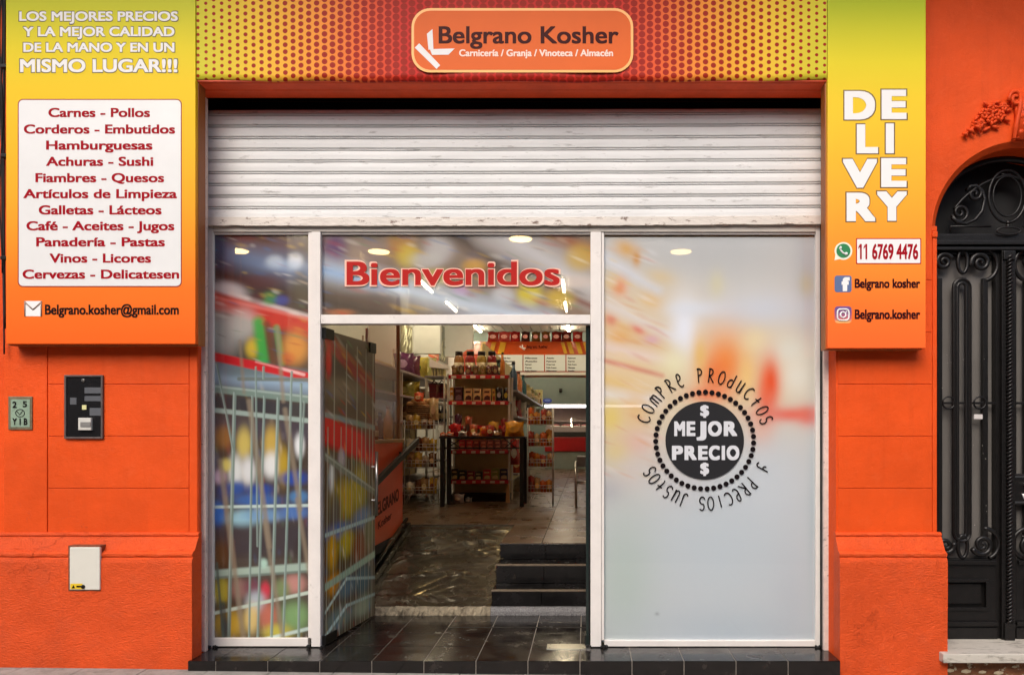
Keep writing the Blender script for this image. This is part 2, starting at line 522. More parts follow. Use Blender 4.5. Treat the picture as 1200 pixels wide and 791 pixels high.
# wall with round arch, thin chamfer round the edge
n = 40
arc = [(AX - AR * math.cos(PI * k / n), AZ + AR * math.sin(PI * k / n)) for k in range(n + 1)]
for k in range(n):
    (xa, za), (xb, zb) = arc[k], arc[k + 1]
    ca, cb = 1.05, 1.05
    oa = (AX + (xa - AX) * 1.06, AZ + (za - AZ) * 1.06); ob = (AX + (xb - AX) * 1.06, AZ + (zb - AZ) * 1.06)
    m.quad([(oa[0], WY, oa[1]), (ob[0], WY, ob[1]), (ob[0], WY, 5), (oa[0], WY, 5)])
    m.quad([(xa, WY + .035, za), (xb, WY + .035, zb), (ob[0], WY, ob[1]), (oa[0], WY, oa[1])])
    m.quad([(xa, WY + .035, za), (xb, WY + .035, zb), (xb, .3, zb), (xa, .3, za)])
m.box(1.595, AX - AR * 1.06, WY + .0005, .3, AZ, 5)
m.box(AX + AR * 1.06, 4.4, WY + .0005, .3, AZ, 5)
m.build('pillar', ORANGE, bl)
# upper wall over the opening, roof slab, side and rear walls
m = MB()
m.box(-3.79, 1.595, WY + .02, .3, 3.86, 5)
m.box(-7.4, -3.83, -.1, .3, -.1, 5)
m.box(-7.4, -2.61, .31, .5, -.1, 4.7)
m.box(1.64, 3.2, .31, .5, -.1, 4.7)
m.box(-2.60, 1.63, .44, .5, 3.0, 4.7)
m.build('upper_wall', ORANGE, bl)
m = MB(); m.box(-6, 4.6, -1.15, -.22, 4.98, 5.12, .01); m.build('added_balcony', ORANGE, bl)  # unseen overhead slab, added to shade the top of the wall
# plinths
def plinth(xa, xb, la, lb):
    m = MB()
    prof = [(WY + .02, .800), (WY - .010, .799), (-.220, .792), (-.223, .782), (-.214, .773), (-.226, .757), (-.258, .706), (-.266, .690), (-.284, .684), (-.297, .672), (-.296, .658), (-.286, .650), (-.297, .640), (-.302, .62), (-.303, .45), (-.300, .2), (-.302, 0), (-.300, -.10), (WY + .02, -.10)]
    nseg = 26
    rings = []
    for k in range(nseg + 1):
        t = k / nseg; x = xa + (xb - xa) * t
        rings.append([m.bm.verts.new((x, y + random.uniform(-.0018, .0018) * (y < WY), z + random.uniform(-.002, .002) * (0 < z < .77))) for y, z in prof])
    for A, B in zip(rings, rings[1:]):
        for i in range(len(prof)):
            m.bm.faces.new((A[i], B[i], B[(i + 1) % len(prof)], A[(i + 1) % len(prof)]))
    m.bm.faces.new(rings[0]); m.bm.faces.new(rings[-1][::-1])
    es = [e for e in m.bm.edges if len(e.link_faces) == 2 and e.calc_face_angle(0) > 1.2 and all(v.co.y < -.26 for v in e.verts)]
    bmesh.ops.bevel(m.bm, geom=es, offset=.032, segments=4, affect='EDGES', profile=.5)
    o = m.build('plinth', ORANGE_LOW, bl)
    for f in o.data.polygons: f.use_smooth = False
plinth(-3.805, -2.515, 0, 0)
plinth(1.618, 2.305, 0, 0)
# lintel mouldings under the banner, dark slot of the roller
m = MB()
m.prism([(-.30, 3.72), (-.30, 3.685), (-.285, 3.685), (-.28, 3.68), (-.20, 3.68), (-.19, 3.672), (-.09, 3.672), (-.075, 3.69), (-.05, 3.70), (-.05, 3.86), (-.30, 3.86)], 'x', -2.53, 1.60)
m.build('lintel', LINTEL_M, bl)
m = MB()
m.box(-2.56, 1.62, .40, .43, 3.05, 3.86); m.box(-2.56, 1.62, -.05, .40, 3.861, 3.88)
m.box(-2.60, -2.56, -.04, .42, 3.05, 3.88); m.box(1.592, 1.63, .02, .42, 3.05, 3.88)
m.build('shutter_housing', BLACK, bl)
# ornament over the arched door: grape and leaf sprays either side of a scrolled key
d = CAM_D + WY - .02
ORN = plaster('orange ornament paint', (212, 72, 26), .5, .5)
m = MB()
def orn(sx):
    def q(px, py, dep=0): return (AX + sx * (X(px, d) - AX), WY - .012 - dep, Z(py, d))
    def lump(px, py, r, dep=.02, fl=.8):
        c = q(px, py, dep * .3)
        bmesh.ops.create_icosphere(m.bm, subdivisions=2, radius=r, matrix=Matrix.Translation(c) @ Matrix.Diagonal((1, fl, 1, 1)))
    # leaf sprays: curled little lobes
    for (ax, ay, bx, by, r) in ((1128, 157, 1134, 161, .011), (1133, 152, 1142, 158, .013), (1141, 147, 1150, 155, .014), (1139, 143, 1147, 149, .012), (1146, 141, 1153, 147, .012)):
        m.tube([q(ax, ay, .005), q((ax + bx) / 2, (ay + by) / 2 - 1, .022), q(bx, by, .008)], [r * .6, r, r * .5], 8)
    for (cx, cy, rr) in ((1153, 134, 5.4), (1163, 128, 5.8), (1162, 141, 5.6), (1172, 136, 5.4), (1149, 145, 4.2), (1176, 126, 4.2)):
        for k in range(6):
            a = k * PI / 3 + cx
            bmesh.ops.create_icosphere(m.bm, subdivisions=2, radius=.0165, matrix=Matrix.Translation(q(cx + rr * .75 * math.cos(a), cy + rr * .75 * math.sin(a), .012)) @ Matrix.Rotation(-a * sx, 4, 'Y') @ Matrix.Diagonal((1.15, .8, .62, 1)))
        lump(cx, cy, .011, .05, 1)
    for (cx, cy, an, ln) in ((1157, 151, .5, .034), (1167, 149, -.2, .034), (1180, 140, -.5, .036), (1182, 129, .3, .034), (1145, 138, .9, .03), (1156, 122, -.6, .03), (1169, 120, .2, .032), (1139, 151, .7, .034), (1133, 156, .6, .03)):
        bmesh.ops.create_icosphere(m.bm, subdivisions=2, radius=ln * .75, matrix=Matrix.Translation(q(cx, cy, .004)) @ Matrix.Rotation(-an * sx, 4, 'Y') @ Matrix.Diagonal((1.1, .45, .42, 1)))
    # side scroll of the key
    pts = [q(1189 + 8 * (1 - k / 34) * math.cos(2.9 + k * .36) , 117 + 10 * (1 - k / 34) * math.sin(2.9 + k * .36), .02) for k in range(26)]
    m.tube(pts, .012, 8)
    m.tube([q(1195, 110, .02), q(1194, 126, .022), q(1190, 146, .02), q(1187, 163, .016), q(1193, 163, .016)], [.014, .016, .015, .013, .01], 8)
    for k in range(4): lump(1200 + (k % 2) * 6, 128 + k * 9, .02, .03)
orn(1); orn(-1)
q = lambda px, py: (X(px, d), Z(py, d))
m.prism([(AX - .07, Z(106, d)), (AX + .07, Z(106, d)), (AX + .05, Z(164, d)), (AX - .05, Z(164, d))], 'y', WY - .03, WY + .001)
orn_o = m.build('arch_ornament', ORN, bl)
for f in orn_o.data.polygons: f.use_smooth = True

# pale peeling reveal strips beside the shutter guides
m = MB(); m.box(-2.60, -2.514, -.13, -.095, .0, 3.66, .004)
m.build('reveal', REVEAL_M, bl)
m = MB(); m.box(1.578, 1.627, -.10, -.06, .0, 3.66, .004)
m.build('reveal', REVEAL_M, bl)

# ================================================================ PORCH (tiled doorstep)
g = MB()
GR = .0025
x_l, x_r = -2.527, 1.612
g.box(x_l + .002, x_r - .002, -.327, .90, -.2, -.004, mi=1)
xs = [-.04 + .33 * k for k in range(-8, 6)]
xs = [x_l] + [x for x in xs if x_l + .03 < x < x_r - .03] + [x_r]
ys = [-.332, .0, .33, .66, .90]
for a, b in zip(xs, xs[1:]):
    g.box(a + GR, b - GR, -.332, -.31, -.16, -.0035, .0015)
    for c, e in zip(ys, ys[1:]):
        t = random.uniform(-.0006, .0006)
        g.box(a + GR, b - GR, c + GR, e - GR, -.02, t, .0015)
o = g.build('porch', [TILE, GROUT]); o['kind'] = 'structure'
SHINY = CHROME
fp = thing('floor_plate', 'worn steel floor plate in the black tiles below the clear door edge', 'floor plate', (X(667), -.05, 0))
x0, x1 = X(641, 5.12), X(692, 5.12)
MB().box(x0, x1, -.07, .05, .0, .004, .002).build('plate', CHROME, fp)
m = MB()
for x in (x0 + .02, x1 - .05):
    for y in (-.05, .03): m.lathe([(.005, .004), (.005, .0055)], (x, y, 0), 10)
m.build('screw', DARKMETAL, fp)

# ================================================================ ROLLER SHUTTER
rs = thing('roller_shutter', 'white slatted steel roller shutter half lowered over the shop windows, rusty along its bottom edge', 'roller shutter', (-.47, -.04, 2.85))
zt, zb = 3.61, Z(256, 5.1)
pitch = .0785
prof = []
z = zb
while z < zt - .05:
    prof += [(-.042, z), (-.045, z + .003), (-.0465, z + .030), (-.045, z + .057), (-.040, z + .060), (-.012, z + .0600), (-.012, z + .0642), (-.044, z + .0645), (-.0455, z + .0680), (-.044, z + .0715), (-.010, z + .0718), (-.010, z + .0782)]
    z += pitch
for k in range(7):
    a = k / 6 * 1.6
    prof.append((-.01 - .03 * math.cos(a), z + .03 * math.sin(a)))
prof += [(.1, z + .031), (.35, z + .02)]
m = MB()
nx = 36
cols = []
for i in range(nx + 1):
    x = -2.55 + (1.576 + 2.55) * i / nx
    sag = .004 * math.sin(PI * i / nx) + .0006 * math.sin(i * 1.3)
    cols.append([m.bm.verts.new((x, y + .0012 * math.sin(i * .9 + zz * 9), zz - sag * (zz < zt) + (.010 * i / nx))) for y, zz in prof])
for A, B in zip(cols, cols[1:]):
    for k in range(len(prof) - 1): m.bm.faces.new((A[k], B[k], B[k + 1], A[k + 1]))
m.build('curtain', SHUT, rs)
m = MB()
z0, z1 = Z(265, 5.1), Z(255, 5.1)
rows = []
for i in range(121):
    x = -2.55 + (1.576 + 2.55) * i / 120
    sag = .006 * math.sin(PI * i / 120) - .010 * i / 120
    e = random.choice([0, 0, 0, .002, .004]) if random.random() < .5 else 0
    rows.append([m.bm.verts.new(p) for p in ((x, -.052, z1 - sag), (x, -.054, z0 + e - sag), (x, -.030, z0 + e - sag), (x, -.030, z1 - sag))])
for A, B in zip(rows, rows[1:]):
    for k in range(4): m.bm.faces.new((A[k], B[k], B[(k + 1) % 4], A[(k + 1) % 4]))
m.build('bottom_rail', SHUT_BAR, rs)
for xa, xb in ((-2.568, -2.552), (1.577, 1.592)):
    MB().box(xa, xb, -.075, -.052, .0, 3.62, .002).box(xa, xb, -.026, -.02, .0, 3.62, .002).build('guide_rail', DARKMETAL, rs)

# ================================================================ GLAZED SHOPFRONT
sf = thing('glazed_shopfront', 'white aluminium shopfront with printed windows and an open double glass door', 'shopfront', (-.47, 0, 0))
D = 5.12
fy0, fy1 = -.02, .05
m = MB()
bx = lambda a, b, c, e, y0=fy0, y1=fy1, bev=.003: m.box(X(a, D), X(b, D), y0, y1, Z(e, D), Z(c, D), bev)
m.box(-2.553, X(249.5, D), fy0, fy1, .0, Z(261, D), .003)
bx(361, 365, 272.3, 747.5); bx(365.3, 376, 272.3, 757, -.03, .06)
bx(692, 704.5, 272.3, 757, -.03, .06); bx(704.8, 708, 272.3, 750)
bx(956, 963, 262, 757)
bx(376.3, 691.7, 369, 379.5, -.026, .055)
bx(249.7, 360.8, 747.8, 757); bx(708.2, 955.8, 750.3, 757.2)
bx(249.7, 360.8, 272.2, 274.4, -.012, .03); bx(376.3, 691.7, 272.2, 274.4, -.012, .03); bx(708.2, 955.8, 272.2, 274.4, -.012, .03)
m.build('frame', WHITE, sf)
m = MB(); m.box(X(249.7, D), X(955.8, D), fy0 - .006, fy1, Z(272, D), Z(258, D), .003); m.build('head_rail', WHITE_SHADED, sf)
m = MB()
for px, py in ((253, 754), (362, 755), (378, 757), (690, 757), (708, 753), (958, 757), (247, 752)):
    for k in range(5):
        c = (X(px + random.uniform(-3, 3), D), -.03 + random.uniform(-.015, .0), random.uniform(.002, .014))
        bmesh.ops.create_icosphere(m.bm, subdivisions=1, radius=random.uniform(.006, .013), matrix=Matrix.Translation(c))
m.build('dried_sealant', BLACK, sf)

FD = CAM_D + .0072
def pane(px0, px1, py0, py1, paint, mat_, name='window_pane', label=None):
    x0, x1, z0, z1 = X(px0, 5.15), X(px1, 5.15), Z(py1, 5.15), Z(py0, 5.15)
    p = MB().box(x0, x1, .0, .006, z0, z1).build(name, GLASS, sf, label)
    paint.build('window_film', mat_, p, lambda a, b: (X(a, FD), .0072, Z(b, FD)))
    return p

# ---- trolley picture (tall narrow pane)
def trolley(P):
    P.blob(262, 280, 30, 30, (70, 48, 42), .7).blob(300, 285, 40, 18, (92, 52, 36), .9).blob(285, 276, 16, 9, (130, 40, 30), .6).blob(340, 282, 22, 18, (86, 60, 78), .6)
    P.wash(249, 300, 360, 322, 30, (116, 134, 168), .9).blob(255, 295, 9, 40, (28, 52, 92), .8)
    P.blob(346, 306, 9, 9, (226, 230, 235), .9).blob(322, 307, 11, 8, (196, 205, 214), .8).blob(335, 312, 25, 7, (180, 200, 225), .5)
    P.wash(249, 322, 360, 352, 34, (54, 26, 22), .95).blob(354, 340, 12, 22, (66, 56, 28), .7).blob(300, 330, 32, 9, (86, 32, 28), .6)
    P.blob(268, 340, 22, 10, (206, 196, 196), .95, 12).line(270, 345, 362, 372, 7, (212, 196, 192), .9, 4)
    P.blob(316, 350, 10, 8, (70, 140, 70), .8).blob(330, 352, 9, 6, (70, 80, 160), .7).blob(302, 350, 9, 7, (80, 20, 30), .6)
    P.line(247, 352, 362, 386, 22, (196, 58, 44), 1, 6).line(247, 347, 362, 374, 4, (220, 120, 110), .8, 3)
    P.wash(249, 372, 362, 400, 12, (120, 70, 54), .8)
    P.blob(262, 390, 22, 30, (178, 184, 180), .8).blob(285, 380, 18, 20, (206, 204, 198), .7).blob(296, 408, 9, 12, (226, 196, 70), .8)
    P.line(303, 378, 309, 425, 13, (66, 168, 72), .9, 8).line(313, 380, 320, 425, 7, (110, 66, 36), .8, 5).line(324, 384, 331, 425, 6, (80, 170, 80), .8, 5)
    P.blob(346, 408, 16, 20, (236, 164, 80), .8).blob(336, 420, 10, 8, (205, 90, 50), .6)
    P.grain(90, 16, 9, 2.4, .35, 11, (249, 361, 272, 425)).grain(130, 84, 9, 2.6, .38, 12, (249, 361, 440, 750))
    # trolley handle and rails
    P.wash(249, 438, 362, 452, 22, (158, 184, 206), .9).blob(290, 436, 40, 8, (108, 122, 120), .7)
    P.line(247, 417, 362, 442, 10, (204, 44, 50), 1, 2.5).line(300, 424, 350, 437, 2, (240, 170, 170), .7, 2).line(330, 432, 356, 439, 3.5, (244, 204, 200), .8, 2)
    P.line(280, 444, 362, 445, 4.5, (118, 128, 122), .95, 2)
    P.line(247, 470, 362, 482, 16, (52, 50, 56), .9, 6).line(247, 502, 362, 506, 26, (74, 66, 78), .85, 12)
    for c in ((262, 512, 12, 14, (156, 110, 60)), (286, 520, 9, 20, (212, 192, 110)), (318, 520, 10, 22, (206, 176, 92)), (276, 552, 9, 20, (232, 236, 234)), (291, 552, 9, 18, (234, 236, 236)), (318, 545, 11, 16, (240, 242, 240)), (332, 545, 7, 22, (190, 160, 60)), (351, 522, 6, 14, (246, 248, 248)), (257, 558, 8, 10, (214, 186, 206)), (265, 545, 7, 8, (220, 206, 120)), (252, 540, 6, 12, (98, 96, 110)), (276, 572, 12, 9, (44, 84, 160)), (305, 574, 16, 8, (46, 78, 160)), (345, 560, 16, 9, (44, 80, 168)), (262, 575, 9, 9, (60, 76, 130)), (300, 586, 30, 8, (72, 110, 176)), (350, 582, 12, 8, (90, 140, 190)), (255, 602, 9, 16, (60, 120, 204)), (285, 608, 20, 11, (164, 206, 220)), (310, 604, 24, 9, (122, 160, 200)), (345, 600, 18, 9, (92, 128, 190))):
        P.blob(*c, .92)
    P.line(247, 636, 362, 630, 36, (66, 58, 62), .92, 14).blob(258, 650, 12, 18, (100, 66, 32), .9).blob(353, 640, 8, 14, (56, 40, 34), .8)
    for c in ((260, 692, 10, 16, (190, 176, 70)), (280, 690, 12, 12, (150, 110, 104)), (296, 688, 10, 10, (120, 60, 76)), (311, 692, 6, 11, (214, 60, 80)), (345, 684, 14, 12, (206, 150, 140)), (330, 690, 10, 12, (130, 150, 100)), (300, 706, 12, 14, (196, 206, 216)), (270, 730, 20, 16, (206, 170, 70)), (295, 724, 9, 18, (236, 210, 140)), (315, 722, 12, 18, (206, 120, 100)), (345, 722, 18, 18, (136, 176, 116)), (325, 740, 18, 10, (206, 196, 90)), (263, 735, 5, 14, (60, 70, 70))):
        P.blob(*c, .9)
    P.line(247, 455, 362, 468, 9, (126, 148, 138), .95, 2).line(247, 452, 362, 465, 2.5, (170, 186, 178), .8, 1.5)
    P.line(247, 480, 362, 493, 5.5, (166, 184, 176), .95, 2)
    P.line(247, 594, 362, 592, 3.5, (204, 222, 216), .95, 1.5)
    P.line(247, 673, 362, 664, 10, (172, 192, 178), .97, 3).line(247, 677, 362, 669, 3, (104, 122, 112), .8, 2)
    P.line(247, 719, 362, 694, 4, (206, 220, 206), .95, 1.5).line(305, 750, 362, 736, 4, (206, 224, 218), .9, 2).blob(309, 660, 5, 6, (190, 226, 210), .9)
    for (a, b, c, e, w_) in ((275, 460, 268, 752, 4.2), (254, 426, 274, 530, 2.2), (296, 464, 292, 752, 2.4), (300, 430, 302, 640, 1.8), (310, 464, 302, 752, 2.6), (326, 466, 318, 752, 3.4), (342, 436, 332, 752, 2.6), (353, 450, 350, 752, 3.0), (309, 430, 309, 444, 2.5), (357, 470, 352, 560, 1.6)):
        P.line(a, b, c, e, w_, (122, 142, 134), .95, 1.3).line(a - 1, b, c - 1, e, w_ * .35, (186, 204, 196), .7, 1)
    for (a, b, c, e, w_) in ((258, 540, 286, 752, 6), (292, 470, 316, 640, 6), (310, 610, 332, 752, 5), (334, 480, 352, 596, 5.5), (348, 585, 362, 670, 5), (325, 384, 332, 470, 4.5), (281, 400, 286, 460, 3)):
        P.line(a, b, c, e, w_, (150, 136, 116), .72, 3.5)
    P.line(254, 660, 262, 752, 3, (90, 104, 96), .8, 1.5).line(261, 708, 266, 752, 7, (52, 70, 72), .7, 4)
    return P
P1 = trolley(Paint(249, 361.5, 270, 750, 200, 820, (74, 62, 52)))
P1.punch(1.1, .95)
p = pane(249, 361.5, 270, 750, P1, FILM, label='narrow window pane printed with a blurred shopping trolley')
# ---- transom with Bienvenidos
P2 = Paint(376, 692.5, 270, 371, 380, 124, (128, 112, 98))
P2.blob(392, 292, 16, 22, (78, 40, 96), .9).blob(470, 283, 16, 22, (176, 124, 56), .7).blob(430, 300, 24, 20, (140, 122, 116), .8).blob(478, 300, 14, 14, (206, 186, 90), .7)
P2.blob(515, 290, 18, 18, (190, 186, 184), .85).blob(500, 305, 20, 10, (196, 194, 190), .7).blob(560, 305, 12, 14, (150, 136, 140), .7)
P2.wash(520, 268, 600, 318, 16, (70, 54, 44), .9).blob(575, 318, 20, 8, (90, 62, 46), .7).blob(556, 312, 14, 9, (206, 160, 70), .7)
P2.wash(575, 268, 700, 340, 34, (198, 196, 196), .95).wash(640, 268, 700, 300, 14, (150, 86, 56), .7).blob(680, 302, 18, 16, (200, 170, 96), .8).blob(668, 330, 30, 8, (214, 200, 190), .7)
P2.wash(640, 335, 700, 362, 6, (110, 52, 36), .7)
P2.blob(540, 340, 10, 9, (190, 130, 180), .8).blob(512, 325, 22, 10, (206, 190, 90), .6).blob(620, 345, 16, 16, (212, 196, 90), .85).blob(655, 350, 18, 12, (206, 178, 90), .8).blob(590, 345, 14, 12, (206, 206, 206), .8).blob(600, 330, 14, 10, (176, 150, 120), .7)
P2.wash(372, 316, 640, 378, 26, (196, 206, 216), .95).wash(372, 316, 470, 338, 14, (150, 178, 214), .7)
P2.wash(360, 348, 520, 388, 36, (62, 48, 40), .97).blob(440, 352, 40, 9, (78, 62, 54), .6).blob(400, 366, 16, 4, (190, 120, 80), .5)
P2.grain(110, 20, 14, 3, .35, 13).punch(1.25, .92)
p = pane(376, 692.5, 270, 371, P2, FILM, label='wide window pane above the door with the word Bienvenidos')
m = MB(); text_px(m, 'Bienvenidos', 404.5, 657.5, 305, 335.6, -.0012, .030, .020)
m.build('lettering_outline', PINKOUT, p)
m = MB(); text_px(m, 'Bienvenidos', 406, 656, 306.5, 334.3, -.0018, .030)
m.build('lettering', RED2, p)
# ---- pale pane with the blurred shopper
P3 = Paint(706, 957, 270, 752, 190, 360, (204, 206, 208))
P3.blob(860, 440, 110, 80, (236, 206, 150), .75).blob(735, 440, 60, 110, (232, 204, 160), .8).blob(760, 350, 60, 40, (224, 206, 176), .5)
P3.blob(830, 300, 140, 30, (190, 190, 190), .8).blob(945, 330, 14, 70, (174, 176, 184), .7).blob(945, 335, 9, 14, (190, 176, 130), .6)
P3.wash(700, 296, 770, 340, 12, (214, 216, 222), .9).blob(734, 292, 15, 10, (212, 164, 92), .85, 30).blob(746, 303, 5, 9, (200, 140, 50), .8)
P3.blob(726, 336, 9, 11, (226, 150, 112), .9).blob(715, 330, 9, 9, (220, 196, 150), .8).blob(775, 325, 18, 9, (216, 196, 160), .8, 15).blob(840, 335, 9, 16, (214, 206, 170), .7)
P3.wash(700, 375, 780, 410, 24, (222, 196, 160), .9).blob(765, 355, 16, 10, (222, 186, 130), .8, 30).blob(716, 375, 8, 7, (214, 130, 110), .8, 40).blob(748, 386, 9, 5, (220, 120, 110), .8, 30).blob(726, 396, 14, 10, (226, 170, 100), .7).blob(764, 398, 10, 6, (216, 170, 190), .7)
P3.wash(700, 352, 790, 394, 12, (226, 218, 214), .8).wash(700, 404, 790, 424, 12, (232, 214, 204), .9).line(706, 422, 776, 440, 5, (206, 130, 116), .8, 5)
P3.wash(700, 440, 770, 466, 14, (226, 196, 140), .8).wash(700, 462, 770, 468, 14, (232, 226, 224), .9).blob(716, 490, 16, 22, (226, 202, 120), .85).blob(745, 480, 14, 22, (226, 190, 140), .8).blob(745, 520, 22, 16, (226, 180, 170), .7).blob(722, 530, 16, 16, (222, 200, 140), .8).blob(716, 575, 22, 16, (176, 168, 176), .7, -30).blob(740, 555, 20, 18, (220, 200, 190), .7)
P3.blob(802, 385, 17, 38, (240, 243, 252), .95).blob(815, 362, 40, 10, (226, 230, 238), .8).blob(895, 362, 60, 22, (210, 216, 228), .8).blob(790, 425, 18, 16, (236, 232, 190), .7)
P3.blob(850, 425, 26, 36, (236, 146, 84), .95).blob(838, 440, 18, 20, (232, 120, 70), .8).blob(830, 462, 22, 10, (232, 120, 80), .8).blob(820, 415, 8, 22, (230, 190, 110), .7)
P3.blob(885, 400, 16, 14, (236, 220, 180), .7).blob(925, 410, 26, 18, (226, 228, 220), .8).blob(935, 440, 22, 24, (236, 234, 224), .9)
P3.blob(903, 448, 11, 28, (228, 76, 34), .95).blob(898, 470, 12, 34, (230, 96, 56), .9).blob(925, 486, 40, 9, (228, 84, 46), .95).blob(950, 488, 14, 12, (224, 84, 50), .9).blob(890, 505, 14, 20, (234, 160, 120), .7).blob(875, 440, 9, 24, (240, 204, 140), .8)
P3.blob(850, 640, 120, 90, (198, 206, 212), .95).blob(790, 560, 50, 30, (212, 206, 208), .5).blob(730, 680, 40, 90, (184, 196, 190), .8).blob(900, 560, 60, 60, (206, 212, 218), .8).blob(860, 740, 110, 30, (190, 200, 208), .8).blob(930, 700, 26, 60, (190, 198, 206), .6)
P3.grain(70, 24, 16, 3, .3, 16, (706, 780, 290, 560), [(236, 226, 220), (214, 150, 90), (226, 196, 120), (206, 120, 110), (240, 240, 244)])
P3.c *= np.array([.90, .915, .915])
P3.punch(1.15, 1.0).blob(953, 620, 7, 140, (168, 180, 186), .6).blob(770, 719, 2.5, 2, (110, 112, 118), .6)
p = pane(706, 957, 270, 752, P3, FILM_W, label='tall pale window pane printed with a round price slogan')
# brownish bare strip over the film
m = MB(); m.box(X(708, FD), X(956, FD), .0064, .0069, Z(278, FD), Z(271, FD)); m.build('bare_strip', M('see through brown gap', (112, 84, 40), .4, var=.5, vscale=6), p)
# slogan: disc, dots, lettering, handwritten ring
Dp = CAM_D - .002
cx, cy = 825.8, 516.0
def PX(px, py, y): return (X(px, CAM_D + y), y, Z(py, CAM_D + y))
m = MB()
m.bm.faces.new([m.bm.verts.new(PX(cx + 46 * math.cos(2 * PI * k / 72), cy + 45.6 * math.sin(2 * PI * k / 72), -.0015)) for k in range(72)])
m.build('slogan_disc', M('charcoal vinyl', (40, 40, 42), .3, var=.08), p)
m = MB()
for k in range(47):
    a = 2 * PI * k / 47 + .05
    ax, ay = cx + 57.4 * math.cos(a), cy + 56.6 * math.sin(a)
    m.bm.faces.new([m.bm.verts.new(PX(ax + 3.05 * math.cos(2 * PI * j / 14), ay + 3.05 * math.sin(2 * PI * j / 14), -.0015)) for j in range(14)])
m.build('dot_ring', BLACKTXT, p)
m = MB()
for ch, x0_, x1_, t_, e_ in (('M', 790, 803, 493.5, 511), ('E', 804.5, 815, 493.5, 511), ('J', 816, 828, 493.5, 511), ('O', 829.5, 846, 493.5, 511), ('R', 848, 864, 493.5, 511),
        ('P', 787.3, 800.5, 522, 539), ('R', 802, 816.5, 522, 539), ('E', 818, 829.5, 522, 539), ('C', 830.5, 843.6, 522, 539), ('I', 845.6, 849.8, 522, 539), ('O', 851.4, 866.5, 522, 539)):
    text_px(m, ch, x0_, x1_, t_, e_, -.0022, .075)
text_px(m, '$', 820.5, 831, 474.5, 487.5, -.0022, .06)
text_px(m, '$', 820.5, 831, 542, 555.5, -.0022, .06)
m.build('lettering', M('silver white lettering', (206, 208, 212), .4, var=0), p)
# handwriting: strokes in a 1 x 1.6 box
def arcp(cx_, cy_, rx, ry, a0, a1, n=14):
    return [(cx_ + rx * math.cos(math.radians(a0 + (a1 - a0) * k / n)), cy_ + ry * math.sin(math.radians(a0 + (a1 - a0) * k / n))) for k in range(n + 1)]
HW = {
 'C': [arcp(.55, .75, .5, .72, 60, 320)], 'O': [arcp(.5, .78, .42, .75, 80, 445)],
 'M': [[(.0, 0), (.06, .9), (.1, 1.2)], [(.06, .85)] + arcp(.27, .95, .2, .3, 170, 0) + [(.48, .1)], [(.47, .85)] + arcp(.72, .95, .23, .3, 170, 0) + [(1.0, .0)]],
 'P': [[(.2, 0), (.22, 1.6)], arcp(.3, 1.2, .42, .38, 120, -110)],
 'R': [[(.2, 0), (.22, 1.6)], arcp(.3, 1.2, .4, .38, 120, -100) , [(.24, .82), (.5, .5), (.9, .02)]],
 'E': [[(.15, .7), (.6, .9)] + arcp(.45, 1.2, .25, .35, -20, 190) + arcp(.55, .65, .4, .62, 170, 310)],
 'D': [arcp(.4, .5, .35, .45, 60, 400), [(.74, 1.6), (.72, .05)]],
 'U': [[(.1, 1.4), (.12, .6)] + arcp(.42, .45, .3, .42, 180, 330) + [(.75, 1.4)], [(.75, 1.4), (.78, .02)]],
 'T': [[(.5, 1.45), (.45, .2), (.6, .02)], [(.12, .85), (.85, .95)]],
 'S': [arcp(.48, 1.15, .32, .38, 40, 250) + arcp(.45, .42, .36, .4, 80, -160)],
 'J': [[(.75, 1.55), (.72, .4)] + arcp(.42, .35, .3, .34, 0, -160)],
 'I': [[(.5, .05), (.52, 1.4)]],
 'Y': [arcp(.28, 1.2, .25, .3, 180, 360) , [(.55, 1.6), (.52, .45)] + arcp(.2, .42, .32, .3, 0, -150)],
}
m = MB()
def ring(s, a0, a1, r0, hh=16.5):
    for i, ch in enumerate(s):
        if ch == ' ': continue
        a = math.radians(a0 + (a1 - a0) * i / (len(s) - 1))
        ux, uy = math.cos(a), math.sin(a)        # outward
        tx, ty = math.sin(a), -math.cos(a)       # clockwise
        sc = hh / 1.6; wv = .80
        jit = random.uniform(-.12, .12)
        for st in HW[ch]:
            pts = []
            for (u, v) in st:
                lx, ly = (u - .5) * sc * wv + jit * v * sc * .3, v * sc
                pts.append(PX(cx + ux * (r0 + ly) + tx * lx, cy - (uy * (r0 + ly) + ty * lx), .0012))
            m.tube(pts, .0042, 6)
ring('COMPRE PRODUCTOS', 160, 18, 68)
ring('Y PRECIOS JUSTOS', -26, -151, 66)
m.build('handwritten_lettering', BLACKTXT, p)

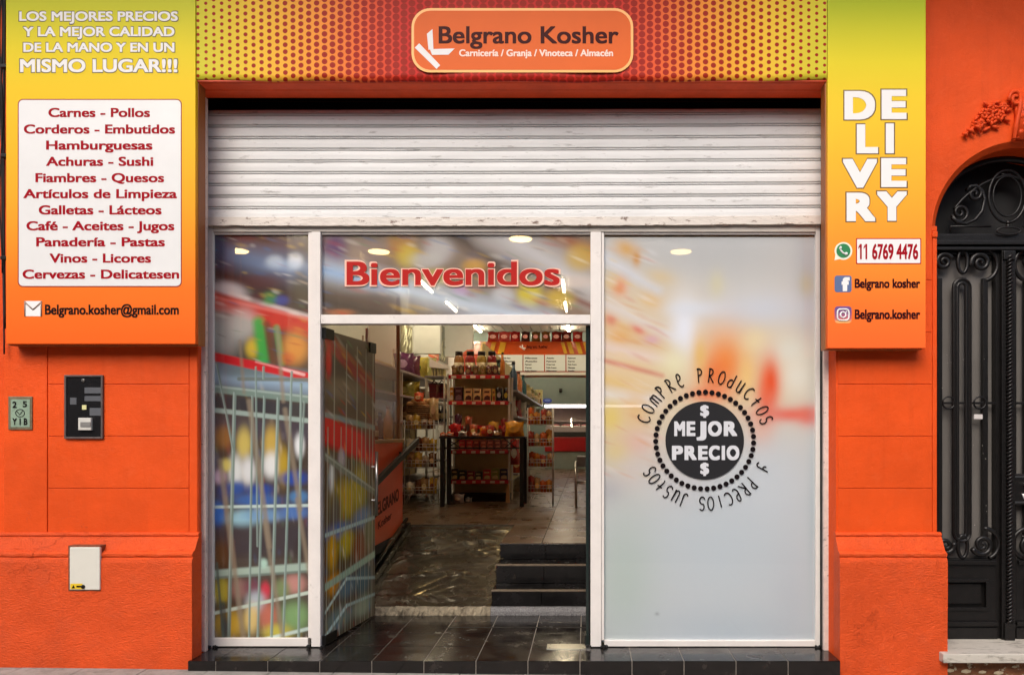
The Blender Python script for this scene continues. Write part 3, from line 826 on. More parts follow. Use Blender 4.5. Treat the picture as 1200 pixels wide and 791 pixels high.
# ---- doors: left leaf printed and swung in, right leaf clear and edge-on
hx, hy = X(379, 5.14), .01
ex, ey = -1.675, .85
ux, uy = ex - hx, ey - hy
W = math.hypot(ux, uy); ux, uy = ux / W, uy / W
zt_, zb_ = 2.145, .015
PD = Paint(0, 150, 384, 756, 190, 560, (74, 60, 46))
def trolley_side(P):
    P.blob(40, 410, 60, 26, (60, 50, 40), .8).line(-5, 388, 155, 455, 20, (128, 46, 28), .95, 8).line(-5, 384, 155, 440, 6, (150, 84, 60), .7, 6)
    P.blob(10, 420, 8, 20, (180, 50, 66), .8).blob(60, 452, 60, 14, (120, 108, 90), .7).blob(120, 468, 30, 20, (86, 72, 56), .8)
    P.line(-5, 500, 155, 535, 36, (176, 34, 26), .9, 10).blob(135, 510, 26, 26, (96, 52, 40), .8)
    P.line(-5, 484, 155, 500, 7, (120, 126, 118), .95, 3)
    for c in ((18, 560, 8, 20, (214, 216, 210)), (45, 540, 10, 16, (170, 160, 160)), (60, 590, 40, 26, (170, 150, 54)), (100, 580, 24, 30, (156, 140, 60)), (30, 600, 16, 22, (70, 64, 66)), (40, 628, 40, 12, (84, 108, 150)), (110, 618, 30, 14, (110, 128, 150)), (20, 650, 14, 24, (190, 150, 50)), (60, 645, 24, 18, (176, 160, 60)), (100, 655, 26, 20, (120, 70, 50)), (130, 640, 16, 26, (110, 110, 80)), (24, 690, 20, 14, (196, 140, 50)), (60, 700, 30, 14, (90, 110, 120)), (110, 700, 26, 20, (70, 96, 104)), (40, 735, 40, 14, (110, 126, 120)), (110, 735, 30, 14, (150, 160, 140))):
        P.blob(*c, .88)
    P.grain(120, 80, 10, 3, .38, 14, (0, 150, 520, 756)).grain(50, 26, 14, 3, .35, 15, (0, 150, 390, 500))
    P.line(-5, 532, 155, 590, 9, (110, 112, 98), .97, 3).line(-5, 530, 155, 587, 2.5, (156, 160, 146), .8, 2)
    P.line(-5, 628, 155, 622, 5, (160, 176, 170), .9, 2).line(-5, 690, 155, 672, 9, (150, 168, 150), .97, 3)
    P.line(-5, 722, 60, 690, 4, (190, 204, 196), .9, 2).line(60, 690, 155, 706, 4, (170, 186, 180), .8, 2).line(0, 748, 60, 724, 5, (196, 212, 206), .9, 2).line(60, 724, 155, 728, 4, (170, 186, 180), .8, 2)
    for k, a in enumerate((6, 24, 42, 58, 74, 90, 104, 118, 130, 142)):
        P.line(a + 2, 395 if k % 2 else 500, a - 3, 756, 2.6, (150, 150, 136), .85, 1.5)
        P.line(a + 8, 540, a + 4, 756, 1.8, (116, 120, 110), .7, 1.5)
    return P
trolley_side(PD).punch(1.5, 1.6)
def dpos(a, b):
    t = a / 150 * W
    z = zb_ + (756 - b) / (756 - 384) * (zt_ - zb_)
    return (hx + ux * t + uy * .007, hy + uy * t - ux * .007, z)
def leaf_box(m, t0, t1, n0, n1, z0, z1):
    c = [(t0, n0), (t1, n0), (t1, n1), (t0, n1)]
    m.prism([(hx + ux * t + uy * n, hy + uy * t - ux * n) for t, n in c], 'z', z0, z1)
m = MB(); leaf_box(m, 0, W, -.005, .005, zb_, zt_)
dl = m.build('glass_door', GLASS, sf, 'open glass door leaf covered by a trolley print')
DFILM = film_mat('printed door film', .06)
PD.build('window_film', DFILM, dl, dpos)
for t0_, t1_, z0_, z1_ in ((-.01, .12, zt_ - .06, zt_ + .012), (W - .11, W + .004, zt_ - .075, zt_ + .004), (-.01, .16, .008, .07)):
    m = MB(); leaf_box(m, t0_, t1_, -.017, .017, z0_, z1_); m.build('hinge_clamp', DARKMETAL, dl)
m = MB()
hp = lambda t, n, z: (hx + ux * t + uy * n, hy + uy * t - ux * n, z)
for n_ in (.045, -.045):
    m.tube([hp(W - .06, n_, .80), hp(W - .06, n_, 1.30)], .012, 10)
for z in (.92, 1.18):
    m.tube([hp(W - .06, -.045, z), hp(W - .06, .045, z)], .008, 8)
m.build('handle', CHROME, dl)
m = MB(); m.box(.003, .013, .02, .86, .02, zt_)
dr = m.build('glass_door', GLASS, sf, 'open clear glass door leaf seen edge on')
EDGE = M('dark glass edge', (30, 40, 38), .2, var=0)
m = MB(); m.box(.0, .016, .010, .0195, .01, zt_ + .01); m.build('edge_strip', EDGE, dr)
m = MB(); m.box(-.01, .026, .02, .14, .005, .07); m.build('hinge_clamp', DARKMETAL, dr)
m = MB()
for n_ in (.055,):
    m.tube([(.008 + n_, .80, .85), (.008 + n_, .80, 1.35)], .012, 10)
for z in (.95, 1.25): m.tube([(.013, .80, z), (.063, .80, z)], .008, 8)
m.build('handle', CHROME, dr)
# dark jamb strip behind the left leaf
m = MB(); m.box(X(371, 5.2), X(378, 5.2), .062, .09, .0, 2.18); m.build('door_jamb', DARKMETAL, sf)
m = MB(); m.box(X(686.5, 5.2), X(694, 5.2), .062, .10, .0, 2.18); m.build('door_jamb', BLACK, sf)

# ================================================================ SIGNS
SY = -.32
SD = CAM_D + SY
# ---- price list sign
ls = thing('price_list_sign', 'yellow to orange sign box listing food kinds in red on a white panel', 'sign', (X(118, SD), SY, Z(403, SD)))
h = ls.location.z
GL = gradient_mat('left sign print', [(0, (236, 100, 30)), (.16, (238, 116, 32)), (.42, (240, 166, 36)), (.72, (238, 196, 34)), (.86, (226, 206, 36)), (1, (196, 200, 44))], 0, Z(0, SD) - h)
m = MB(); m.box(X(7, SD), X(229, SD), SY, -.2, Z(403, SD), 4.55, .004); m.build('panel', GL, ls)
m = MB(); m.box(X(5, SD), X(230, SD), -.29, -.203, Z(403.5, SD) - .003, 4.5, .003); m.build('rear_frame', M('sign side sheet', (150, 84, 30), .5), ls)
def plate(px0, px1, py0, py1, r, y, th, name, mt, parent):
    d = CAM_D + y
    m = MB(); m.prism(rrect(X(px0, d), X(px1, d), Z(py1, d), Z(py0, d), r * d / FPX), 'y', y, y + th)
    return m.build(name, mt, parent)
lp = plate(20.8, 213, 116.3, 336.5, 6, SY - .0009, .0015, 'list_border', M('red brown border', (150, 36, 24), .4, var=0), ls)
plate(22, 211.8, 117.6, 335.2, 5, SY - .0016, .0015, 'list_board', M('white list board', (226, 226, 224), .35, var=.03, coat=.3), ls)
m = MB(); mo = MB()
for s, a, b, t, e in (('LOS MEJORES PRECIOS', 22.5, 208.5, 14, 25), ('Y LA MEJOR CALIDAD', 27.3, 204.5, 32, 43), ('DE LA MANO Y EN UN', 27.3, 204.5, 50.5, 61.3), ('MISMO LUGAR!!!', 23.4, 208, 69.8, 85)):
    text_px(m, s, a, b, t, e, SY - .0016, .042)
    text_px(mo, s, a - .6, b + .6, t - .7, e + .7, SY - .0008, .042, .03)
mo.build('heading_outline', GREYTXT, ls); m.build('heading', WHITETXT, ls)
m = MB()
for s, a, b, e in (('Carnes - Pollos', 56.6, 175.8, 137.6), ('Corderos - Embutidos', 27.9, 205.2, 157), ('Hamburguesas', 53.9, 178.7, 175.8), ('Achuras - Sushi', 53.9, 179.7, 194.8), ('Fiambres - Quesos', 41.4, 192.4, 213.9), ('Artículos de Limpieza', 27.3, 207.5, 232.6), ('Galletas - Lácteos', 45.3, 189.4, 251.6), ('Café - Aceites - Jugos', 30.9, 204.4, 270.2), ('Panadería - Pastas', 42.3, 193.3, 289), ('Vinos - Licores', 58, 177, 308), ('Cervezas - Delicatesen', 26.4, 210, 326.8)):
    text_px(m, s, a, b, e - 10.8, e, SY - .0024, .042)
m.build('list_lettering', REDTXT, ls)
m = MB(); text_px(m, 'Belgrano.kosher@gmail.com', 52.6, 209.6, 357, 368.7, SY - .0012, .04); m.build('mail_lettering', BLACKTXT, ls)
def EP(px, py, y): return PX(px, py, y)
m = MB(); m.quad([EP(28.5, 352.8, SY - .0012), EP(49, 352.8, SY - .0012), EP(49, 370.6, SY - .0012), EP(28.5, 370.6, SY - .0012)])
ev = m.build('envelope_icon', WHITETXT, ls)
m = MB()
for a, b in (((28.5, 353.5), (38.7, 363)), ((38.7, 363), (49, 353.5)), ((29.2, 353), (29.2, 370.6)), ((48.3, 353), (48.3, 370.6))):
    m.tube([EP(*a, SY - .0018), EP(*b, SY - .0018)], .004, 6)
m.build('flap_line', M('envelope grey', (150, 120, 104), .5, var=0), ev)

# ---- delivery sign
ds = thing('delivery_sign', 'tall narrow yellow to orange sign box with stacked white DELIVERY letters and contact lines', 'sign', (X(1027, SD), SY, Z(408, SD)))
h = ds.location.z
GR_ = gradient_mat('delivery sign print', [(0, (248, 104, 44)), (.12, (250, 118, 46)), (.36, (250, 160, 50)), (.66, (240, 196, 48)), (.82, (226, 208, 46)), (1, (176, 192, 44))], 0, Z(0, SD) - h)
m = MB(); m.box(X(970, SD), X(1085, SD), SY, -.2, Z(408, SD), 4.55, .004); m.build('panel', GR_, ds)
m = MB(); m.box(X(968.5, SD), X(1083, SD), -.29, -.203, Z(408.5, SD) - .003, 4.5, .003); m.build('rear_frame', M('sign side sheet', (150, 84, 30), .5), ds)
m = MB(); mo = MB()
for s, a, b, t, e in (('D', 988.5, 1026.5, 106, 141.5), ('E', 1032, 1063.5, 104.5, 141), ('L', 1003, 1030, 145, 181), ('I', 1037, 1048.6, 144, 181), ('V', 986.5, 1029, 185.5, 221), ('E', 1031.5, 1063.5, 184.5, 220.5), ('R', 991, 1027, 225, 260.5), ('Y', 1026.5, 1064, 223.5, 260)):
    text_px(m, s, a + .8, b - .8, t + .8, e - .8, SY - .0016, .072)
    text_px(mo, s, a - .2, b + .2, t - .2, e + .2, SY - .0008, .072, .012)
mo.build('lettering_outline', M('brown outline', (110, 84, 40), .5, var=0), ds); m.build('lettering', WHITETXT, ds)
pb = plate(1003.2, 1079.6, 279.2, 309.6, 1, SY - .0009, .0015, 'phone_border', RED2, ds)
plate(1004.4, 1078.4, 280.4, 308.4, 1, SY - .0016, .0015, 'phone_board', WHITETXT, ds)
m = MB(); text_px(m, '11 6769 4476', 1007.8, 1076, 286, 304, SY - .0024, .045); 
for px_ in (1006.4, 1012.6): m.quad([EP(px_ - .5, 289.8, SY - .0030), EP(px_ + 1.2, 286.2, SY - .0030), EP(px_ + 1.6, 289.2, SY - .0030), EP(px_ - .5, 292, SY - .0030)])
m.build('phone_lettering', REDTXT, ds)
m = MB()
text_px(m, 'Belgrano kosher', 1001.6, 1078.4, 326.6, 337.6, SY - .0012, .05)
text_px(m, 'Belgrano.kosher', 1001.6, 1078.4, 362.6, 374, SY - .0012, .05)
m.build('contact_lettering', M('dark plum lettering', (52, 16, 22), .4, var=0), ds)
# chat icon: white bubble, green disc, handset
def disc(m, px, py, r, y, n=28, a0=0):
    m.bm.faces.new([m.bm.verts.new(EP(px + r * math.cos(2 * PI * k / n + a0), py + r * math.sin(2 * PI * k / n + a0), y)) for k in range(n)])
m = MB(); disc(m, 988.4, 294.2, 10.4, SY - .0009); m.quad([EP(979.4, 296, SY - .0010), EP(985, 303.6, SY - .0010), EP(977.6, 305.2, SY - .0010), EP(978.2, 304, SY - .0010)])
ci = m.build('chat_icon', M('cream icon', (236, 236, 214), .4, var=0), ds)
m = MB(); disc(m, 988.4, 294, 8.3, SY - .0018); m.build('green_disc', M('icon green', (44, 128, 76), .4, var=0), ci)
m = MB()
m.tube([EP(984.6, 289.8, SY - .0016), EP(985.2, 293.4, SY - .0016), EP(988.2, 296.8, SY - .0016), EP(992.2, 298, SY - .0016)], .0062, 6)
m.tube([EP(983.8, 290, SY - .0016), EP(985.6, 291.4, SY - .0016)], .0105, 6); m.tube([EP(990.4, 297.4, SY - .0016), EP(992.8, 298, SY - .0016)], .0105, 6)
m.build('handset', WHITETXT, ci)
ic = plate(978, 998, 323, 342.6, 3, SY - .0009, .0015, 'page_icon', M('icon slate blue', (92, 110, 150), .4, var=0), ds)
m = MB(); text_px(m, 'f', 986, 996, 325, 341.5, SY - .0016, .10); m.build('icon_letter', WHITETXT, ic)
ic = plate(978, 998, 359, 378.6, 4, SY - .0009, .0015, 'camera_icon', gradient_mat('icon plum to peach', [(0, (246, 190, 110)), (.25, (196, 104, 110)), (.6, (132, 88, 130)), (1, (106, 84, 140))], Z(378.6, SD) - h, Z(359, SD) - h), ds)
m = MB()
rr = rrect(981.4, 994.8, 362.4, 375.4, 3.6)
m.tube([EP(a, b, SY - .0012) for a, b in rr], .0055, 6, closed=True)
m.tube([EP(988.1 + 3.2 * math.cos(k / 20 * 2 * PI), 368.9 + 3.2 * math.sin(k / 20 * 2 * PI), SY - .0012) for k in range(20)], .0052, 6, closed=True)
disc(m, 992, 365, .9, SY - .0018, 10)
m.build('camera_outline', WHITETXT, ic)

# ---- banner over the shutter
BY = -.312
BD = CAM_D + BY
bs = thing('shop_banner', 'wide dotted yellow and red canvas banner with the shop name in an orange badge', 'banner', (X(599, BD), BY, Z(93, BD)))
def halftone():
    m_ = bpy.data.materials.new('halftone banner print'); m_.use_nodes = True
    N, L = nodes(m_); p = N['Principled BSDF']; p.inputs['Roughness'].default_value = .5; p.inputs['Specular IOR Level'].default_value = .15
    tc = N.new('ShaderNodeTexCoord'); sp = N.new('ShaderNodeSeparateXYZ'); L.new(tc.outputs['Object'], sp.inputs[0])
    def mt(op, a, b=None, c=None):
        q = N.new('ShaderNodeMath'); q.operation = op
        for i, v in enumerate((a, b, c)):
            if v is None: continue
            if isinstance(v, (int, float)): q.inputs[i].default_value = v
            else: L.new(v, q.inputs[i])
        return q.outputs[0]
    u = mt('DIVIDE', sp.outputs[0], .0505); v = mt('DIVIDE', sp.outputs[2], .0438)
    col = mt('FLOOR', u); odd = mt('MODULO', mt('ABSOLUTE', col), 2.0)
    fx = mt('SUBTRACT', mt('FRACT', u), .5)
    fz = mt('SUBTRACT', mt('FRACT', mt('MULTIPLY_ADD', odd, .5, mt('ADD', v, 100))), .5)
    dist = mt('SQRT', mt('ADD', mt('MULTIPLY', mt('MULTIPLY', fx, fx), 1.3), mt('MULTIPLY', fz, fz)))
    ax = mt('ABSOLUTE', sp.outputs[0])
    r = N.new('ShaderNodeMapRange'); r.inputs[1].default_value = .75; r.inputs[2].default_value = 2.0; r.inputs[3].default_value = .50; r.inputs[4].default_value = .24
    L.new(ax, r.inputs[0])
    e = N.new('ShaderNodeMapRange'); L.new(mt('SUBTRACT', dist, r.outputs[0]), e.inputs[0])
    e.inputs[1].default_value = -.05; e.inputs[2].default_value = .03; e.inputs[3].default_value = 1; e.inputs[4].default_value = 0
    f = N.new('ShaderNodeMapRange'); f.inputs[1].default_value = 0; f.inputs[2].default_value = 2.0; L.new(ax, f.inputs[0])
    cr = N.new('ShaderNodeValToRGB'); el = cr.color_ramp.elements
    st = [(0, (196, 42, 34)), (.34, (204, 46, 36)), (.46, (230, 92, 48)), (.60, (240, 146, 54)), (.80, (238, 190, 56)), (1, (208, 202, 56))]
    while len(el) < len(st): el.new(.5)
    for q, (t, c) in zip(el, st): q.position = t; q.color = (*lin(c), 1)
    L.new(f.outputs[0], cr.inputs[0])
    mx = N.new('ShaderNodeMix'); mx.data_type = 'RGBA'; L.new(e.outputs[0], mx.inputs[0]); L.new(cr.outputs[0], mx.inputs[6])
    mx.inputs[7].default_value = (*lin((158, 36, 20)), 1)
    L.new(mx.outputs[2], p.inputs['Base Color'])
    n = N.new('ShaderNodeTexNoise'); n.inputs['Scale'].default_value = 1.6; n.inputs['Detail'].default_value = 3
    L.new(tc.outputs['Object'], n.inputs[0])
    b = N.new('ShaderNodeBump'); b.inputs['Strength'].default_value = .5; b.inputs['Distance'].default_value = .03
    L.new(n.outputs[0], b.inputs['Height']); L.new(b.outputs[0], p.inputs['Normal'])
    return m_
HT = halftone()
m = MB()        # slightly sagging canvas with a rolled lower hem
xa, xb, zb_b = X(230, BD), X(969, BD), Z(93.5, BD)
nx_, nz_ = 90, 22
ztop = 4.55
grid = []
for i in range(nx_ + 1):
    t = i / nx_; x = xa + (xb - xa) * t
    wob = .004 * math.sin(t * 23) + .003 * math.sin(t * 51 + 1)
    col = []
    for k in range(nz_ + 1):
        s = k / nz_
        zlow = zb_b + .004 - .012 * math.sin(PI * t) + .003 * math.sin(t * 40)
        z = zlow + (ztop - zlow) * s
        y = BY + .004 * math.sin(s * 5 + t * 9) * (1 - s) + wob * (1 - s) ** 2
        col.append(m.bm.verts.new((x, y, z)))
    low = col[0].co
    col = [m.bm.verts.new((x, low.y + .03, low.z + .012)), m.bm.verts.new((x, low.y + .014, low.z - .004))] + col
    grid.append(col)
for A, B in zip(grid, grid[1:]):
    for k in range(len(A) - 1):
        f = m.bm.faces.new((A[k], B[k], B[k + 1], A[k + 1])); f.smooth = True
m.box(xa, xb, BY + .03, -.21, zb_b + .012, 4.5)
m.build('canvas', HT, bs)
m = MB(); m.prism(rrect(*[X(482.6, BD), X(742, BD)], Z(86, BD), Z(11, BD), 22 * BD / FPX, 10), 'y', BY - .009, BY - .004)
m.build('badge_border', CREAM_LINE, bs)
m = MB(); m.prism(rrect(X(485.6, BD), X(739, BD), Z(83, BD), Z(14, BD), 19.5 * BD / FPX, 10), 'y', BY - .0102, BY - .0085)
m.build('badge', M('badge orange', (226, 104, 40), .45, var=.06, vscale=2, spec=.15), bs)
LY = BY - .0112
m = MB(); text_px(m, 'Belgrano Kosher', 514, 725, 31.2, 51.4, LY, .03); m.build('name_lettering', MAROON, bs)
m = MB(); text_px(m, 'Carnicería / Granja / Vinoteca / Almacén', 538, 718.5, 58.4, 66.4, LY, .04); m.build('trade_lettering', M('pale pink lettering', (250, 226, 212), .4, var=0), bs)
m = MB()
s_ = .2417
for qd in (((66, 233), (88, 212), (190, 318), (172, 336)), ((125, 166), (152, 143), (157, 240), (133, 243)), ((140, 240), (260, 237), (230, 267), (150, 268))):
    m.quad([EP(470 + a * s_, b * s_, LY - .0002 * i) for i, (a, b) in enumerate(qd)])
m.build('emblem', WHITETXT, bs)

# ================================================================ WALL FITTINGS
wy = WY - .004; WD = CAM_D + wy
mb_ = thing('electricity_meter_box', 'black covered electricity meter box sunk in the orange wall under the price list sign', 'meter box', (X(99, WD), wy, Z(514, WD)))
m = MB()
a, b, c, e = strip_up(76.5, 121.5, 439.5, 514, wy)
m.box(a, a + .012, wy - .012, wy + .03, c, e, .002).box(b - .012, b, wy - .012, wy + .03, c, e, .002).box(a + .012, b - .012, wy - .012, wy + .03, e - .012, e, .002).box(a + .012, b - .012, wy - .014, wy + .03, c, c + .012, .002)
m.build('frame', M('grey brown box frame', (96, 84, 80), .5, .3, var=.3, vscale=30), mb_)
m = MB(); m.box(a + .012, b - .012, wy - .004, wy + .03, c + .012, e - .012); m.build('cover', M('black plastic cover', (30, 29, 30), .16, var=.2, vscale=9, coat=.4), mb_)
def sq(m, px0, px1, py0, py1, y0, y1, bev=.001):
    a, b, c, e = strip_up(px0, px1, py0, py1, y0); m.box(a, b, y0, y1, c, e, bev)
m = MB(); sq(m, 91.5, 106.5, 489.5, 504, wy - .022, wy - .004, .003); lk = m.build('latch', M('off white latch', (206, 204, 196), .4), mb_)
m = MB(); sq(m, 94, 106, 494.5, 500, wy - .027, wy - .022, .001); m.build('latch_bar', M('grey latch bar', (130, 128, 124), .4), lk)
m = MB(); sq(m, 96, 101, 474.5, 480, wy - .009, wy - .004); m.build('yellow_seal', M('pale yellow seal', (214, 210, 150), .5), mb_)
m = MB(); sq(m, 82, 89.5, 466, 474, wy - .0065, wy - .0042, .0005); sq(m, 99, 119.5, 454, 461, wy - .0065, wy - .0042, .0005); sq(m, 99, 119.5, 464, 470, wy - .0065, wy - .0042, .0005); sq(m, 105, 119.5, 478, 487, wy - .0065, wy - .0042, .0005)
m.build('sticker', M('grey sticker', (92, 94, 98), .3), mb_)
m = MB(); m.lathe([(.012, 0), (.012, .006), (.007, .008)], (X(98.3, WD), wy - .004, Z(445.8, WD)), 14, axis='y'); m.build('screw', M('screw metal', (120, 116, 112), .35, .8), mb_)

np_ = thing('street_plate', 'small grey green metal plate with old black figures in the orange wall', 'plate', (X(23, WD), wy, Z(503, WD)))
m = MB(); sq(m, 9.5, 37.5, 464.5, 503.5, wy - .008, wy + .02, .003); m.build('rim', M('weathered brass rim', (132, 118, 92), .5, .5, var=.3, vscale=30), np_)
m = MB(); sq(m, 12.5, 34.8, 468, 500.5, wy - .011, wy - .007, .001); m.build('plate_face', M('grey green enamel', (138, 160, 138), .45, var=.2, vscale=40, dirt=((80, 86, 74), 50, .6, .72, .8)), np_)
m = MB()
text_px(m, '2', 14.5, 19.5, 470.5, 478, wy - .013, .04); text_px(m, '5', 26.5, 31.5, 470, 477, wy - .013, .04); text_px(m, 'Y 1 B', 14.5, 32, 490, 498, wy - .013, .05)
m.tube([EP(23.5 + 5.2 * math.cos(k / 18 * 2 * PI), 484 + 4.4 * math.sin(k / 18 * 2 * PI), wy - .012) for k in range(18)], .0022, 5, closed=True)
m.tube([EP(20, 482, wy - .012), EP(23, 486, wy - .012), EP(27, 481, wy - .012)], .0022, 5)
m.build('lettering', BLACKTXT, np_)

PY = -.302; PDp = CAM_D + PY
ub = thing('gas_box', 'white flat utility door with a small yellow sticker in the orange plinth', 'utility box', (X(99, PDp), PY, Z(691, PDp)))
m = MB(); a, b, c, e = strip_up(80, 118, 639, 692.5, PY); m.box(a, b, PY - .002, PY + .06, c, e, .004); m.build('recess_rim', M('dirty rim', (120, 66, 36), .8, var=.4, vscale=40), ub)
m = MB(); a, b, c, e = strip_up(81.4, 116.8, 641, 691, PY - .012); m.box(a, b, PY - .012, PY + .01, c, e, .006); dd_ = m.build('cover', M('white painted cover', (214, 212, 200), .4, var=.05, vscale=5), ub)
m = MB(); a, b, c, e = strip_up(82.4, 96.6, 683.6, 690, PY - .0135); m.box(a, b, PY - .0135, PY - .0118, c, e); ys_ = m.build('warning_sticker', M('yellow sticker', (226, 190, 40), .4, var=0), ub)
m = MB(); tri = [EP(84, 689, PY - .0145), EP(88, 689, PY - .0145), EP(86, 685, PY - .0145)]; m.bm.faces.new([m.bm.verts.new(q) for q in tri])
m.quad([EP(89.5, 686, PY - .0145), EP(95.5, 686, PY - .0145), EP(95.5, 688, PY - .0145), EP(89.5, 688, PY - .0145)])
m.build('sticker_mark', BLACKTXT, ys_)
m = MB(); m.lathe([(.013, 0), (.013, .004), (.008, .006)], (X(99, PDp), PY - .012, Z(686.7, PDp)), 14, axis='y'); m.build('knob', DARKMETAL, ub)

# cables at the far edge
cab = thing('cable_bundle', 'dark cables running down the wall edge beside the price list sign', 'cable', (-3.76, -.24, 2.0))
for k in range(4):
    m = MB()
    pts = []
    for i in range(24):
        t = i / 23
        px = [2.0, 3.5, 5.0, 1.2][k] + [1.6, 1.3, .8, 1.6][k] * math.sin(t * [9, 7, 5, 11][k] + k)
        py = -10 + t * [250, 425, 395, 330][k]
        pts.append(EP(px, py, -.225 - .012 * k))
    m.tube(pts, [.006, .005, .007, .004][k], 6)
    m.build('cable', BLACK, cab)
m = MB()
for py in (75, 180, 300): sq(m, 0, 7, py, py + 4, -.29, -.20, .002)
m.build('cable_clip', DARKMETAL, cab)
m = MB()
pts = [EP(240, 128, -.14), EP(236, 131, -.16), EP(233, 140, -.17), EP(232, 160, -.17), EP(232.5, 260, -.17), EP(232, 400, -.17)]
cb2 = thing('thin_cable', 'thin pale cable hanging from the end of the shutter beside the price list sign', 'cable', pts[-1])
m.tube(pts, .005, 6); m.build('cable', REVEAL_M, cb2)

# ================================================================ ARCHED IRON DOOR
idr = thing('iron_door', 'black wrought iron double door with scrolls under the orange arch', 'door', (AX, 0, .05))
MX = X(1179, CAM_D)
def mirror(pt): return (2 * AX - pt[0], pt[1], pt[2])
def IP(px, py, y=-.01): return (X(px, CAM_D), y, Z(py, CAM_D))
offs = AX - X(1179, CAM_D)       # photo centre of the grille against the arch centre
def arcpts(cx_, cy_, r, a0, a1, n, y=-.01, ry=None):
    return [IP(cx_ + r * math.cos(math.radians(a0 + (a1 - a0) * k / n)), cy_ + (ry or r) * math.sin(math.radians(a0 + (a1 - a0) * k / n)), y) for k in range(n + 1)]
def spiral(cx_, cy_, r0, a0, turns, y=-.01, ry=1.0, r1=1.2, n=44):
    return [IP(cx_ + (r0 + (r1 - r0) * k / n) * math.cos(math.radians(a0) + turns * 2 * PI * k / n), cy_ + ry * (r0 + (r1 - r0) * k / n) * math.sin(math.radians(a0) + turns * 2 * PI * k / n), y) for k in range(n + 1)]
zl = Z(748, CAM_D)
m = MB(); m.box(2.20, 3.5, .10, .13, zl - .05, AZ + AR + .02); m.build('dark_backing', BLACK, idr)
# transom: rim, rails and scrollwork
m = MB()
arcI = [(AX - (AR - .012) * math.cos(PI * k / 40), -.0, AZ + (AR - .012) * math.sin(PI * k / 40)) for k in range(41)]
m.tube(arcI, .026, 8)
m.box(AX - AR, AX + AR, -.03, .04, Z(288, CAM_D), Z(283, CAM_D), .004)
m.box(AX - AR, AX + AR, -.015, .04, Z(283, CAM_D), Z(275, CAM_D), .004)
m.box(AX - AR, AX + AR, -.035, .04, Z(294.5, CAM_D), Z(291, CAM_D), .004)
m.build('transom_frame', IRON, idr)
for s in (1, -1):
    fm = (lambda P: P) if s == 1 else (lambda P: [mirror(q) for q in P])
    m = MB()
    m.tube(fm(arcpts(1200, 300, 100, 214, 262, 20, -.008, 96)), .011, 8)
    m.tube(fm(spiral(1141, 228, 10, 200, 1.6)), .012, 8)
    m.tube(fm(spiral(1124, 250, 11, 150, -1.6)), .012, 8)
    m.tube(fm([IP(*q) for q in ((1131.5, 224), (1136, 219), (1143, 218), (1150, 224), (1153, 234), (1150, 248), (1142, 258), (1131, 263), (1120, 261), (1114, 252))]), .012, 8)
    m.tube(fm([IP(*q) for q in ((1113, 273), (1113, 266), (1160, 266))]), .007, 8)
    m.build('transom_scroll', IRON, idr)
m = MB()
for r_, t in ((21.5, .010), (16.5, .006)):
    m.tube([(AX + r_ * CAM_D / FPX * math.cos(2 * PI * k / 36), -.012, Z(231, CAM_D) + r_ * 1.42 * CAM_D / FPX * math.sin(2 * PI * k / 36)) for k in range(36)], t, 8, closed=True)
m.tube([(AX + 14 * CAM_D / FPX * math.cos(2 * PI * k / 20), -.03, Z(272, CAM_D) + 4.2 * CAM_D / FPX * math.sin(2 * PI * k / 20)) for k in range(20)], .006, 6, closed=True)
for z_ in (262, 266): bmesh.ops.create_icosphere(m.bm, subdivisions=2, radius=.014, matrix=Matrix.Translation((AX, -.02, Z(z_, CAM_D))))
m.build('oval_ring', IRON, idr)
